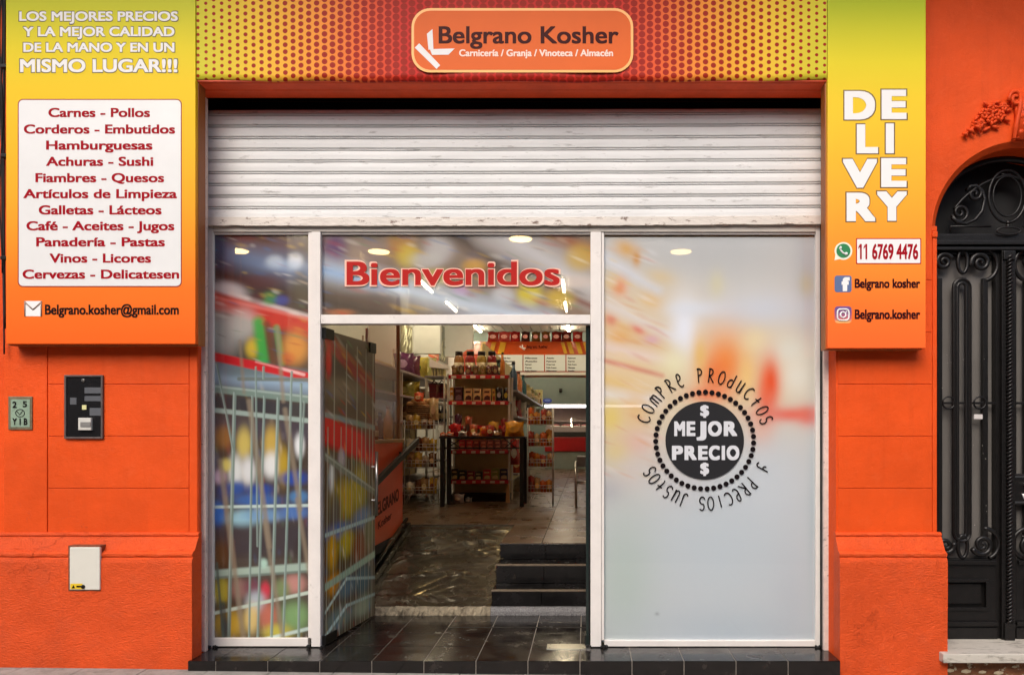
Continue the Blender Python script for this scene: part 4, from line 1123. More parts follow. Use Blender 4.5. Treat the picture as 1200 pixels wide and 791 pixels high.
# two leaves; the drawn pixels belong to the one beside the pillar, the other is its mirror
for s in (1, -1):
    fm = (lambda P: P) if s == 1 else (lambda P: [mirror(q) for q in P])
    def fb(m, px0, px1, py0, py1, y0, y1, bev=.002):
        xa_, xb_ = X(px0, CAM_D), X(px1, CAM_D)
        if s == -1: xa_, xb_ = 2 * AX - xb_, 2 * AX - xa_
        m.box(xa_, xb_, y0, y1, Z(py1, CAM_D), Z(py0, CAM_D), bev)
    m = MB()
    fb(m, 1082, 1099, 294.5, 748, .0, .05); fb(m, 1167, 1173, 294.5, 748, .0, .05)
    fb(m, 1099, 1167, 294.5, 298, .0, .05); fb(m, 1099, 1167, 655, 680, .0, .05); fb(m, 1099, 1167, 714, 748, .0, .05)
    fb(m, 1084, 1166, 656.5, 660.5, -.022, .0); fb(m, 1084, 1168, 727.5, 732, -.022, .0); fb(m, 1084, 1168, 735, 748, -.012, .0)
    fb(m, 1099, 1158, 680, 714, .03, .05); fb(m, 1158, 1167, 680, 714, .0, .05)
    lf = m.build('door_leaf', IRON, idr)
    m = MB(); fb(m, 1099, 1167, 298, 655, .055, .06, .0005); m.build('glass_panel', IRONGLASS, lf)
    m = MB()
    for q0, q1, q2, q3 in ((1099, 1158, 678, 681.5), (1099, 1158, 711, 714.5), (1154.5, 1158, 681.5, 711), (1099, 1102, 681.5, 711)): fb(m, q0, q1, q2, q3, -.014, .0, .003)
    fb(m, 1104, 1152, 684, 708, .018, .03, .004)
    m.build('lower_panel', IRON, lf)
    m = MB()
    for px_, w_ in ((1101.5, 2.4), (1154.5, 2.9)):
        fb(m, px_ - w_, px_ + w_, 326, 632, -.006, .03, .003)
    for r_, t_, y_ in ((9.6, .0125, .0), (5.2, .0125, .0), (7.4, .014, .006), (9.6, .0045, -.014)):
        m.tube(fm(arcpts(1127, 337, r_, 180, 360, 16, y_) + arcpts(1127, 624, r_, 0, 180, 16, y_)), t_, 8, closed=True)
    fb(m, 1099, 1167, 471, 473.5, -.004, .012, .001)
    m.build('bars', IRON, lf)
    m = MB()
    for (px_, py_, r_, a0, tn) in ((1106, 307, 10, 0, -1.7), (1149, 308, 11.5, 180, 1.7), (1108, 639, 10, 0, 1.7), (1151, 638, 12.5, 180, -1.7)):
        m.tube(fm(spiral(px_, py_, r_, a0 - 20, tn, .0)), [.019 - .00018 * k for k in range(45)], 8)
        m.build('scroll', IRON, lf); m = MB()
    m.tube(fm(arcpts(1152, 310, 17, -70, 80, 16, .004, 19)), .015, 8); m.tube(fm(arcpts(1153, 637, 18, -90, 70, 16, .004, 18)), .015, 8)
    for py_ in (307, 640):
        m.tube(fm([IP(1128 + 5.6 * math.cos(2 * PI * k / 24), py_ + 13 * math.sin(2 * PI * k / 24), .0) for k in range(24)]), .013, 8, closed=True)
    m.build('scroll_border', IRON, lf)
    m = MB()
    for px_ in (1111, 1147.5):
        m.tube(fm([IP(px_ + 7 * math.cos(2 * PI * k / 24), 472 + 7 * math.sin(2 * PI * k / 24), -.008) for k in range(24)]), .006, 8, closed=True)
    m.build('ring', IRON, lf)
    m = MB()
    rnd = random.Random(3 + s)
    for k in range(26):
        p_ = fm([IP(rnd.uniform(1100, 1160), rnd.uniform(400, 640), -.004)])[0]
        bmesh.ops.create_icosphere(m.bm, subdivisions=1, radius=rnd.uniform(.002, .0042), matrix=Matrix.Translation(p_))
    m.build('paint_chip', M('pale chipped paint', (150, 144, 138), .6), lf)
    if s == 1:
        m = MB(); fb(m, 1140.5, 1150.5, 485.5, 491, -.012, -.006, .0005); m.build('white_tag', M('paper tag', (200, 194, 190), .6), lf)
    else:
        m = MB()
        xa_, xb_ = X(1185, CAM_D) , X(1185, CAM_D) + .16
        m.box(xa_, xb_, -.022, .01, Z(591, CAM_D), Z(555, CAM_D), .003)
        lk2 = m.build('lock_plate', IRON, lf)
        m = MB(); m.box(xa_ + .01, xb_ - .01, -.026, -.021, Z(559.5, CAM_D), Z(557, CAM_D)); m.box(xa_ + .01, xb_ - .01, -.026, -.021, Z(589, CAM_D), Z(587, CAM_D))
        m.lathe([(.012, 0), (.012, .012), (.006, .014)], (xa_ + .085, -.022, Z(567, CAM_D)), 14, axis='y')
        m.tube([(xa_ + .06, -.045, Z(567, CAM_D)), (xa_ + .12, -.045, Z(566, CAM_D))], .008, 8)
        m.build('lock_trim', CHROME, lk2)
        m = MB(); m.tube([(xa_ + .07, -.03, Z(578, CAM_D)), (xa_ + .074, -.03, Z(584, CAM_D))], [.014, .007], 8); m.build('keyhole_cover', WHITETXT, lk2)
# meeting stile with twisted rope moulding
m = MB()
m.box(AX - .045, AX + .045, -.03, -.001, zl, Z(294.5, CAM_D), .004)
m.box(AX - .034, AX + .034, -.05, -.03, zl, Z(728, CAM_D), .004); m.box(AX - .040, AX + .040, -.046, -.03, Z(306, CAM_D), Z(296, CAM_D), .004)
z0, z1 = Z(728, CAM_D), Z(300, CAM_D)
for ph in (0, PI):
    pts = []
    nT = 100
    for k in range(nT * 8 + 1):
        a = k / 8 * PI + ph
        pts.append((AX + .013 * math.cos(a), -.040 + .011 * math.sin(a), z0 + (z1 - z0) * k / (nT * 8)))
    m.tube(pts, .0085, 6)
m.build('rope_stile', IRON, idr)

th = thing('threshold_slab', 'worn white marble doorstep slab under the iron door', 'doorstep', (AX, -.3, -.02))
m = MB(); m.box(2.25, 3.45, -.36, .09, -.005, .052, .006); m.build('slab', MARBLE, th)
m = MB(); m.box(2.308, 3.40, -.27, .09, -.2, -.0055); m.build('brick_base', BRICKM, th)
m = MB()
for k in range(5):
    px_ = 1113 + k * 19
    bmesh.ops.create_icosphere(m.bm, subdivisions=1, radius=random.uniform(.012, .026), matrix=Matrix.Translation((X(px_, 4.87), -.272, Z(783 + random.uniform(-4, 5), 4.87))) @ Matrix.Diagonal((1.5, .2, .6, 1)))
    m.build('mortar_lump', M('loose pale mortar', (196, 180, 150), .9, var=.3, vscale=40), th); m = MB()


# ================================================================ INTERIOR SHELL
FZ, CH = .484, 4.70
TILE_B = M('brown grey floor tile', (88, 66, 46), .3, var=.25, vscale=2.2, rvar=.08)
g = MB()
T = .45
for i in range(-16, 7):
    for j in range(0, 42):
        x0, x1 = i * T + .06, i * T + .06 + T
        y0, y1 = 1.5 + j * T, 1.5 + j * T + T
        if y0 < 2.68 - .05:
            if x1 <= -1.86 + .3 and x1 > -1.86: x1 = -1.86
            if x0 >= -1.86 and x1 <= -.757: continue
            if x0 < -.757 < x1: x0 = -.757
            if x0 < -1.86 < x1: x1 = -1.86
        if y0 < 2.68 < y1 and x0 >= -1.87 and x0 < -.76: y0 = 2.68
        g.box(x0 + .004, x1 - .004, y0 + .004, y1 - .004, FZ - .03, FZ + random.uniform(-.0008, .0008), .002)
g.box(-7.2, -1.86, 1.36, 19.3, FZ - .12, FZ - .004, mi=1); g.box(-1.86, -.757, 2.68, 19.3, FZ - .12, FZ - .004, mi=1); g.box(-.757, 3.0, 1.53, 19.3, FZ - .12, FZ - .004, mi=1)
o = g.build('shop_floor', [TILE_B, M('dark floor grout', (26, 22, 19), .9)]); o['kind'] = 'structure'

WALLW = M('white interior wall paint', (206, 208, 204), .6, var=.05)
WALLG = M('grey green rear wall paint', (128, 146, 142), .6, var=.06)
CEILM = M('pale slatted ceiling', (176, 176, 172), .5, var=.06)
inn = thing('shop_interior', 'long shop room behind the doorway with slatted pale ceiling and grey green rear wall', 'room', (-1.5, 10, FZ))
m = MB()
for k in range(36):
    x = -7.2 + k * .29
    m.box(x, x + .262, .5, 19.3, CH, CH + .03)
m.box(-7.4, 3.2, .42, 19.5, CH + .031, CH + .1)
m.build('ceiling', CEILM, inn)
m = MB(); m.box(-7.4, 3.2, 19.3, 19.5, 0, CH); m.build('rear_wall', WALLG, inn)
m = MB(); m.box(-7.4, -7.2, .5, 19.3, 0, CH); m.box(3.0, 3.2, .5, 19.3, 0, CH); m.box(-4.2, -4.0, 5.0, 19.3, FZ, CH)
m.box(-4.0, -3.4, 12.5, 12.7, 3.3, CH); m.box(-4.0, -3.2, 16.2, 16.4, 3.6, CH)
m.build('side_wall', WALLW, inn)
m = MB(); m.box(-7.2, 3.0, .5, .52, -.2, 0); m.box(-7.2, -2.62, .5, 1.36, -.1, .0)
m.build('sub_floor', BLACK, inn)

# entrance steps, ramp, rough kerb
STEPM = M('black step tile', (20, 18, 18), .22, var=.5, vscale=6, rvar=.12, dirt=((74, 66, 58), 7, .6, .76, .4))
NOSE = M('worn step edge', (104, 90, 74), .6, var=.4, vscale=20)
st = thing('entrance_steps', 'three black tiled steps with worn edges just inside the doorway beside the ramp', 'steps', (.2, 1.2, 0))
for k, (y0, zt2) in enumerate(((.90, .197), (1.2, .349), (1.5, FZ - .006))):
    y1 = (1.2, 1.5, 1.7)[k]
    m = MB()
    for i in range(6):
        xa_, xb_ = -.755 + i * .4, -.755 + i * .4 + .4
        m.box(xa_ + .0015, xb_ - .0015, y0, y1 - .001, .069 if k == 0 else (.0, .197, .349)[k] + .0005, zt2 - .004, .002)
    s_o = m.build('step', STEPM, st)
    m = MB(); m.box(-.757, 1.6, y0 - .006, y0 + .03, zt2 - .014, zt2 - .001, .003); m.build('nosing', NOSE if k < 2 else STEPM, s_o)
kb = thing('rough_kerb', 'rough pale cement and granite kerb across the foot of the ramp and steps', 'kerb', (-.8, .9, 0))
m = MB()
def rough_bar(m, xa_, xb_, n_, j):
    rows = []
    for i in range(n_ + 1):
        x = xa_ + (xb_ - xa_) * i / n_
        rows.append([m.bm.verts.new(p_) for p_ in ((x, .872 + random.uniform(-j, j), 0), (x, .875 + random.uniform(-j, j), .03 + random.uniform(-j, j)), (x, .885 + random.uniform(-j, j), .064 + random.uniform(-j, j)), (x, .94, .068))])
    for A, B in zip(rows, rows[1:]):
        for k in range(3): m.bm.faces.new((A[k], B[k], B[k + 1], A[k + 1]))
rough_bar(m, -1.86, -.76, 70, .007)
m.build('cement_part', M('rough cement', (150, 138, 116), .9, var=.35, vscale=25, bump=.8, bscale=60, dirt=((70, 58, 44), 14, .5, .65, .8)), kb)
m = MB(); rough_bar(m, -.758, 1.6, 40, .001)
m.build('granite_part', M('speckled granite', (128, 126, 126), .6, var=.6, vscale=120, dirt=((40, 38, 40), 160, .5, .56, .8)), kb)
rp = thing('entrance_ramp', 'brown wet ramp covered with wrinkled plastic sheet leading up into the shop', 'ramp', (-1.3, 1.8, .2))
m = MB()
def rz(y): return .068 + (y - .9) / (2.68 - .9) * (FZ + .002 - .068)
nx_, ny_ = 44, 60
gv = []
rr_ = random.Random(5)
wr = [(rr_.uniform(-1.7, -.9), rr_.uniform(1.0, 2.6), rr_.uniform(-.9, .9), rr_.uniform(.1, .3), rr_.uniform(.006, .016)) for _ in range(75)]
for j in range(ny_ + 1):
    row = []
    for i in range(nx_ + 1):
        x = -1.785 + 1.026 * i / nx_; y = .9 + 1.78 * j / ny_
        z = rz(y)
        e_ = min(1, i / 4, (nx_ - i) / 4, j / 4, (ny_ - j) / 4)
        for (wx, wyy, an, ln, hh) in wr:
            dx, dy = x - wx, y - wyy
            u_, v_ = dx * math.cos(an) + dy * math.sin(an), -dx * math.sin(an) + dy * math.cos(an)
            z += e_ * hh * .85 * math.exp(-(v_ / .017) ** 2 - (u_ / ln) ** 2)
        row.append(m.bm.verts.new((x, y, z)))
    gv.append(row)
for A, B in zip(gv, gv[1:]):
    for k in range(nx_):
        f = m.bm.faces.new((A[k], A[k + 1], B[k + 1], B[k])); f.smooth = True
m.build('plastic_sheet', M('brown wet plastic sheet', (27, 17, 10), .26, var=.4, vscale=4, bump=.4, bscale=22, coat=.35, rvar=.08), rp, recalc=True)
m = MB(); m.prism([(.9, -.05), (2.68, -.05), (2.68, FZ - .02), (.9, .05)], 'x', -1.785, -.76); m.build('ramp_body', BLACK, rp)
m = MB(); m.prism([(.92, 0), (2.60, .3), (2.60, FZ + .05), (.92, .14)], 'x', -1.86, -1.79); m.prism([(.92, .17), (2.6, FZ + .08), (2.6, FZ + .10), (.92, .19)], 'x', -1.845, -1.815)
m.build('side_board', STEPM, rp)
hr = thing('handrail', 'flat black handrail sloping up along the orange counter front', 'handrail', (-1.80, 2.2, FZ))
m = MB(); m.prism([(1.30, 1.00), (2.86, 1.335), (2.86, 1.39), (1.30, 1.055)], 'x', -1.80, -1.765); m.build('rail', BLACK, hr)
for y_b, z_b in ((1.5, 1.065), (2.4, 1.258)):
    m = MB(); m.box(-1.859, -1.798, y_b, y_b + .03, z_b - .03, z_b); m.build('bracket', BLACK, hr)

# counter with orange front
PANELO = M('orange counter panel', (226, 78, 24), .3, var=.06, coat=.3)
WOOD = M('pale counter wood', (150, 118, 78), .45, var=.25, vscale=3, stretch=(6, 1, 1))
ct = thing('checkout_counter', 'orange fronted checkout counter with pale wooden top beside the ramp', 'counter', (-2.2, 2.0, FZ))
m = MB(); m.box(-2.6, -1.868, 1.38, 2.54, FZ + .001, 1.35, .003); m.build('body', BLACK, ct)
m = MB(); m.box(-1.866, -1.858, 1.40, 2.54, .455, 1.352, .002); m.build('front_panel', PANELO, ct)
m = MB(); m.box(-2.62, -1.845, 1.37, 2.56, 1.353, 1.385, .004); m.build('countertop', WOOD, ct)
m = MB(); m.box(-2.6, -1.87, .93, 1.365, .0, FZ - .01, .003); m.build('base', STEPM, ct)
m = MB(); lettering(m, 'BELGRANO', 1.50, 2.38, .86, .74, 0, 0, .05, rot=.10); lettering(m, 'Kosher', 1.62, 2.1, .68, .61, 0, 0, .03, rot=.10)
for v in m.bm.verts: v.co = Vector((-1.8565 - v.co.y * .5, v.co.x, v.co.z))
m.build('lettering', M('dark brown lettering', (84, 22, 10), .4, var=0), ct)
sc = thing('counter_screen', 'clear plastic screen in a brown wooden frame standing on the orange counter', 'screen', (-1.88, 1.9, 1.386))
m = MB(); m.box(-1.884, -1.880, 1.42, 2.44, 1.40, 2.75); m.build('clear_sheet', glass_mat('dusty clear plastic', (.92, .84, .80), .25), sc)
m = MB(); m.box(-1.90, -1.865, 2.44, 2.475, 1.3865, 2.80, .003); m.build('frame', M('brown wooden post', (150, 122, 84), .5, var=.2), sc)
m = MB()
m.box(-1.905, -1.885, 1.405, 1.425, 1.3865, 2.35, .001)
for k in range(26): m.box(-1.8995, -1.8845, 1.400, 1.4045, 1.48 + k * .032, 1.495 + k * .032)
m.build('slotted_upright', M('slotted grey upright', (196, 196, 192), .4, .3), sc)

# ================================================================ LAMPS
def emit_mat(key, col, k):
    m_ = bpy.data.materials.new(key); m_.use_nodes = True
    N, L = nodes(m_); N.remove(N['Principled BSDF'])
    e = N.new('ShaderNodeEmission'); e.inputs[0].default_value = (*lin(col), 1); e.inputs[1].default_value = k
    L.new(e.outputs[0], N['Material Output'].inputs[0]); return m_
TUBE = emit_mat('lit tube', (255, 234, 196), 80)
SPOT = emit_mat('lit downlight', (255, 214, 140), 18)
LED = emit_mat('lit led strip', (250, 250, 255), 5)
def tube_lamp(x, y0, label, first=[None]):
    if first[0] is None:
        t = thing('tube_lamp', label, 'lamp', (x, y0, CH - .02), 'tube lamps in rows under the slatted ceiling')
        m = MB(); m.box(x - .05, x + .05, y0, y0 + 1.4, CH - .03, CH - .001, .004); m.build('lamp_base', WALLW, t)
        m = MB(); m.tube([(x, y0 + .03, CH - .055), (x, y0 + 1.37, CH - .055)], .028, 10); m.build('lit_tube', TUBE, t)
        first[0] = t
    else:
        t = copy_tree(first[0]); t.location = (x, y0, CH - .02); t['label'] = label
    return t
LB = ('tube lamp seen through the letter n of Bienvenidos', 'tube lamp glowing just below the letters nv of Bienvenidos', 'tube lamp at the ceiling end above the butcher awning stripes, over the shelf jars',
      'tube lamp seen through the last letter s of Bienvenidos', 'tube lamp glowing under the last letter of Bienvenidos', 'tube lamp at the ceiling end above the menu boards, beside the clear door edge')
for i, (x, y) in enumerate(((-3.5, 10.7), (-3.42, 13.4), (-3.33, 17.4), (-.5, 10.7), (-.52, 13.4), (-.55, 17.3))):
    tube_lamp(x, y, LB[i])
for x, y in ((-3.5, 4.6), (-.5, 4.6), (-2.2, 1.7)): tube_lamp(x, y, 'unseen tube lamp added under the slatted ceiling to brighten the goods')  # unseen extra lamps, added to light the goods from the doorway side
def downlight(x, y, label, first=[None]):
    if first[0] is None:
        t = thing('downlight', label, 'lamp', (x, y, CH), 'round warm downlights behind the printed panes')
        m = MB(); m.lathe([(.22, -.012), (.22, -.001)], (x, y, CH), 28); m.build('lamp_ring', WALLW, t)
        m = MB(); m.lathe([(.18, -.03), (.185, -.0125)], (x, y, CH), 28); m.build('lit_lens', SPOT, t)
        first[0] = t
    else:
        t = copy_tree(first[0]); t.location = (x, y, CH); t['label'] = label
for px, py, lb in ((278, 293, 'round warm downlight glowing through the narrow trolley pane'), (444, 294, 'round warm downlight glowing above the first letters of Bienvenidos'), (610, 279, 'round warm downlight glowing above the letter d of Bienvenidos'), (798, 294, 'round warm downlight glowing through the tall pale pane')):
    d_ = (CH - CAM_Z) * FPX / (VPY - py)
    downlight(X(px, d_), d_ - CAM_D, lb)

# ================================================================ REAR OF THE SHOP
AWN = M('orange awning board', (214, 84, 26), .4, var=.1)
YEL = M('yellow stripe', (236, 186, 46), .4, var=.05)
aw = thing('butcher_awning', 'orange sloping awning board with yellow stripes over the butcher counter at the rear', 'awning', (-1, 16, 3.5))
def AP(px, py, d): return (X(px, d), d - CAM_D, Z(py, d))
m = MB()
m.prism([(15.86, Z(415, 21)), (16.9, Z(400, 22)), (16.9, Z(400, 22) - .06), (15.9, Z(415, 21) - .03)], 'x', X(549, 21.5), 1.8)
m.build('board', AWN, aw)
m = MB(); m.quad([AP(541, 415, 21), AP(549, 415, 21), AP(560, 400, 22), AP(557, 401.5, 22)]); m.build('end_board', AWN, aw)
m = MB()
for a, b in ((561, 566), (573, 578), (583, 588), (587.5, 590)):
    m.quad([AP(a, 414.6, 20.95), AP(b, 414.6, 20.95), AP(b + 3.5, 401, 21.95), AP(a + 3.5, 401, 21.95)]); m.build('stripe', YEL, aw); m = MB()
for a, b in ((661, 665), (668, 673), (678, 683), (687, 692)):
    m.quad([AP(a, 414.6, 20.95), AP(b, 414.6, 20.95), AP(b - 4, 401, 21.95), AP(a - 4, 401, 21.95)]); m.build('stripe', YEL, aw); m = MB()
m = MB(); t0 = [AP(a, b, 21.3) for a, b in ((609, 408.4), (615, 408.4))]
lettering(m, 'Belgrano Kosher', X(617, 21.3), X(642, 21.3), Z(404.6, 21.3), Z(408, 21.3), 21.3 - CAM_D, 0, .05)
m.build('lettering', MAROON, aw)
m = MB(); m.tube([AP(609, 406, 21.25), AP(615, 410, 21.25)], .02, 6); m.tube([AP(612, 404, 21.25), AP(612.4, 408, 21.25), AP(616, 408, 21.25)], .018, 6); m.build('emblem', WHITETXT, aw)
m = MB(); m.box(X(541, 21), 1.8, 15.87, 15.95, Z(439.5, 21), Z(436, 21), .004); m.build('white_edge', WHITE, aw)
m = MB(); m.box(X(541, 21), 1.8, 15.885, 15.94, Z(436, 21), Z(415.4, 21)); m.build('menu_backing', M('orange red menu backing', (190, 60, 24), .5), aw)
m = MB(); m.box(X(545, 21.6), 1.8, 16.0, 17.6, Z(437, 21), Z(436, 21)); m.build('soffit', AWN, aw)
WORDS = [('Asado', 'Vacio', 'Lomo'), ('Bife', 'Nalga', 'Paleta', 'Roast beef'), ('Pollo', 'Suprema', 'Pata'), ('Cordero', 'Matambre', 'Tapa de asado', 'Picada'), ('Milanesas', 'Hamburguesas', 'Chorizo', 'Salchichas'), ('Fiambres', 'Pastrami', 'Salame', 'Quesos')]
for k in range(6):
    px0 = 563.2 + 25.15 * k - 0.0
    if k > 4: pass
    bd = thing('menu_board', '', 'menu board', AP(px0 + 12, 435, 20.98), 'white menu boards under the butcher awning')
    bd['label'] = ('white menu board half hidden behind the jars on the shelf end', 'white menu board beside the bottle end of the jar row', 'white menu board directly under the awning emblem, fully in view', 'white menu board under the end of the awning lettering, between two full boards', 'white menu board crossed by the clear door edge', 'sliver of white menu board cut off by the white door post')[k]
    m = MB(); a, b, c, e = X(px0, 21), X(px0 + 24, 21), Z(434.8, 21), Z(415.8, 21)
    m.box(a, b, 15.845, 15.875, c, e, .003); m.build('board', M('white menu plastic', (222, 226, 226), .4, var=.03), bd)
    m = MB()
    rw = random.Random(k)
    for r in range(5):
        wl = rw.uniform(.3, .62)
        zz = e - .07 - r * .088
        s_ = ('Carne', 'Pollo fresco', 'Milanesas', 'Asado', 'Pastrami')[(r + k) % 5]
        lettering(m, s_, a + .04, a + .04 + wl * (b - a), zz, zz - .045, 15.842, 0, .06)
    m.build('lettering', M('menu grey lettering', (70, 72, 76), .5, var=0), bd)

def wobble(bm, s, seed):
    r_ = random.Random(seed)
    for v in bm.verts: v.co += Vector((r_.uniform(-s, s), r_.uniform(-s, s), r_.uniform(-s, s)))
def cmat(c, rough=.35, coat=.2):
    return M('product %d %d %d' % tuple(c), c, rough, var=.35, vscale=22, coat=coat)
def bag(label, c, x, y, z, w_, h_, t_=.1, group=None, c2=None, cat='bag', name='snack_bag', seed=0):
    """pillow bag with crimped top and bottom, slumped a little"""
    b = thing(name, label, cat, (x, y, z), group)
    m = MB(); n = 8; k = 9
    fr, bk = [], []
    r_ = random.Random(seed + int(x * 997) + int(z * 131))
    lean = r_.uniform(-.08, .08)
    for j in range(k + 1):
        v = j / k
        f, q = [], []
        for i in range(n + 1):
            u = i / n
            puff = (math.sin(PI * u) ** .5) * (math.sin(PI * (.06 + .88 * v)) ** .6)
            jit = r_.uniform(-.008, .008)
            xx = x + (u - .5) * w_ * (1 - .10 * math.sin(PI * v)) + lean * v * h_
            zz = z + v * h_ + .01 * math.sin(u * 9 + v * 4)* v
            f.append(m.bm.verts.new((xx, y - t_ * .5 * puff + jit, zz))); q.append(m.bm.verts.new((xx, y + t_ * .5 * puff + jit, zz)))
        fr.append(f); bk.append(q)
    for L_ in (fr, bk):
        for A, B in zip(L_, L_[1:]):
            for i in range(n):
                f = m.bm.faces.new((A[i], A[i + 1], B[i + 1], B[i])); f.smooth = True
    m.build('bag_body', cmat(c, .25, .5), b)
    m = MB()
    lx = lean * h_ * .45
    m.bm.faces.new([m.bm.verts.new((x + lx + w_ * .27 * math.cos(a * PI / 6), y - t_ * .53, z + h_ * .46 + h_ * .2 * math.sin(a * PI / 6))) for a in range(12)])
    m.build('bag_print', cmat(c2 or (226, 214, 190), .35), b)
    return b
def carton(label, c, x, y, z, w_, h_, t_=.1, group=None, c2=(60, 30, 20), cat='box', name='food_box'):
    b = thing(name, label, cat, (x, y, z), group)
    m = MB(); m.box(x - w_ / 2, x + w_ / 2, y, y + t_, z, z + h_, .004); m.build('box_body', cmat(c), b)
    m = MB()
    m.prism([(x - w_ * .4, z + h_ * .12), (x + w_ * .4, z + h_ * .12), (x + w_ * .36, z + h_ * .40), (x + w_ * .05, z + h_ * .48), (x - w_ * .3, z + h_ * .38)], 'y', y - .002, y + .001); m.box(x - w_ * .34, x + w_ * .3, y - .002, y + .001, z + h_ * .66, z + h_ * .8)
    m.build('box_print', cmat(c2), b)
    return b
def jar(label, c, x, y, z, r, h_, group=None, lid=(34, 22, 20), cat='jar', name='food_jar'):
    b = thing(name, label, cat, (x, y, z), group)
    m = MB(); m.lathe([(r * .92, 0), (r, .02), (r, h_ * .66), (r * .82, h_ * .8), (r * .66, h_ * .84)], (x, y, z), 16); m.build('jar_body', cmat(c, .18, .6), b)
    m = MB(); m.lathe([(r * .74, h_ * .84), (r * .74, h_ * .98), (r * .7, h_)], (x, y, z), 16); m.build('lid', cmat(lid), b)
    m = MB(); m.lathe([(r * 1.01, h_ * .2), (r * 1.01, h_ * .55)], (x, y, z), 16); m.build('paper_label', cmat((200, 176, 130)), b)
    return b
def bottle(label, c, x, y, z, r, h_, group=None, cap=(30, 30, 30), name='bottle'):
    b = thing(name, label, 'bottle', (x, y, z), group)
    m = MB(); m.lathe([(r * .9, 0), (r, .015), (r, h_ * .58), (r * .45, h_ * .74), (r * .38, h_ * .92)], (x, y, z), 14); m.build('bottle_body', cmat(c, .2, .5), b)
    m = MB(); m.lathe([(r * .44, h_ * .92), (r * .44, h_), (r * .4, h_ * 1.005)], (x, y, z), 14); m.build('cap', cmat(cap), b)
    return b

# goods heaped on top of the awning
AG = 'red wrapped packs stacked on top of the butcher awning'
for i, (px, c, w_, nm) in enumerate(((578, (150, 40, 34), .34, 'dark red wrapped pack at the slanting end of the awning top'), (591, (176, 60, 56), .34, 'rosy wrapped pack second along the awning top from the slanting end'), (604, (140, 22, 24), .30, 'deep red wrapped pack above the awning stripes'), (616, (60, 22, 20), .26, 'blackish red pack above the white emblem of the awning'), (628, (90, 60, 24), .26, 'olive brown pack above the awning lettering'), (640, (110, 70, 30), .26, 'mustard brown pack above the end of the awning lettering'), (652, (120, 24, 22), .30, 'crimson pack on the awning top below a lit tube lamp'), (664, (90, 20, 20), .30, 'maroon pack on the awning top beside the tube lamp end'), (677, (150, 30, 28), .30, 'bright red pack on the awning top next to the clear door edge'))):
    bag(nm, c, X(px, 22.1), 16.95, Z(400, 22), w_ * 1.02, .29, .25, AG, name='wrapped_pack', cat='pack', c2=(220, 150, 140), seed=i)

# butcher display fridge
fr = thing('display_fridge', 'glass fronted butcher display fridge with dark red lower panel and white light strip', 'fridge', (.4, 15.6, FZ))
d_ = 20.5; y_ = d_ - CAM_D
m = MB(); m.box(-1.12, 1.9, y_, y_ + .9, FZ, Z(529, d_), .01); m.build('base', M('grey green fridge base', (118, 126, 122), .45), fr)
m = MB(); m.box(-1.12, 1.9, y_ - .04, y_ + .9, Z(529, d_) + .002, Z(512, d_), .02); m.build('lower_panel', M('dark red fridge panel', (150, 20, 24), .3, coat=.4), fr)
m = MB(); m.box(-1.12, 1.9, y_ - .03, y_ + .9, Z(512, d_) + .002, Z(506, d_), .006); m.build('black_band', BLACK, fr)
m = MB(); m.box(-1.10, 1.9, y_ + .0, y_ + .85, Z(506, d_) + .002, Z(500, d_)); m.box(-1.10, 1.9, y_ + .3, y_ + .85, Z(494, d_), Z(492, d_)); m.build('shelf', M('pale steel shelf', (176, 166, 170), .35, .3), fr)
m = MB(); m.box(-1.12, 1.9, y_ + .86, y_ + .9, Z(506, d_) + .003, Z(474, d_)); m.build('rear_panel', M('pinkish fridge liner', (190, 172, 180), .4), fr)
m = MB(); m.quad([(-1.11, y_ + .02, Z(506, d_)), (1.9, y_ + .02, Z(506, d_)), (1.9, y_ + .25, Z(477, d_)), (-1.11, y_ + .25, Z(477, d_))]); m.build('curved_glass', GLASS, fr)
m = MB(); m.box(-1.14, 1.9, y_ + .2, y_ + .9, Z(477.5, d_), Z(473, d_), .004); m.build('canopy', WHITE, fr)
m = MB(); m.box(-1.13, 1.9, y_ + .188, y_ + .199, Z(477, d_), Z(474.2, d_)); m.build('light_strip', LED, fr)
MG = 'pink meat trays behind the fridge glass'
for k in range(5):
    tr = thing('meat_tray', ('pale pink meat tray at the end of the fridge beside the orange snack rack', 'deep pink meat tray second in from the snack rack end', 'dark red meat tray under the middle of the light strip', 'rosy meat tray below the reflections of the tube lamps', 'light meat tray crossed by the clear door edge')[k], 'tray', (-.85 + k * .28, y_ + .2, Z(500, d_)), MG)
    x = -.85 + k * .28
    m = MB(); m.box(x - .12, x + .12, y_ + .08, y_ + .32, Z(500, d_) + .001, Z(500, d_) + .03, .004); m.build('tray_base', WHITETXT, tr)
    m = MB()
    for q_ in range(6): bmesh.ops.create_icosphere(m.bm, subdivisions=2, radius=.05, matrix=Matrix.Translation((x + random.uniform(-.08, .08), y_ + random.uniform(.12, .28), Z(500, d_) + .04)) @ Matrix.Diagonal((1.2, 1, .6, 1)))
    m.build('meat', cmat(((206, 130, 130), (186, 96, 100), (150, 50, 56), (190, 110, 116), (210, 150, 146))[k]), tr)
bo = thing('blue_oval_sign', 'small blue oval sign standing on the fridge end', 'sign', (X(641, 20.4), 15.5, Z(474, 20.4)))
m = MB(); m.prism([(X(641, 20.4) + .125 * math.cos(k * PI / 12), Z(469, 20.4) + .065 * math.sin(k * PI / 12)) for k in range(24)], 'y', 15.48, 15.5); m.build('plate', M('blue sign face', (40, 66, 190), .3), bo)
m = MB(); m.prism([(X(641, 20.4) + .085 * math.cos(k * PI / 12), Z(468.6, 20.4) + .035 * math.sin(k * PI / 12)) for k in range(24)], 'y', 15.475, 15.479); m.build('pale_centre', M('pale blue', (120, 150, 230), .3), bo)
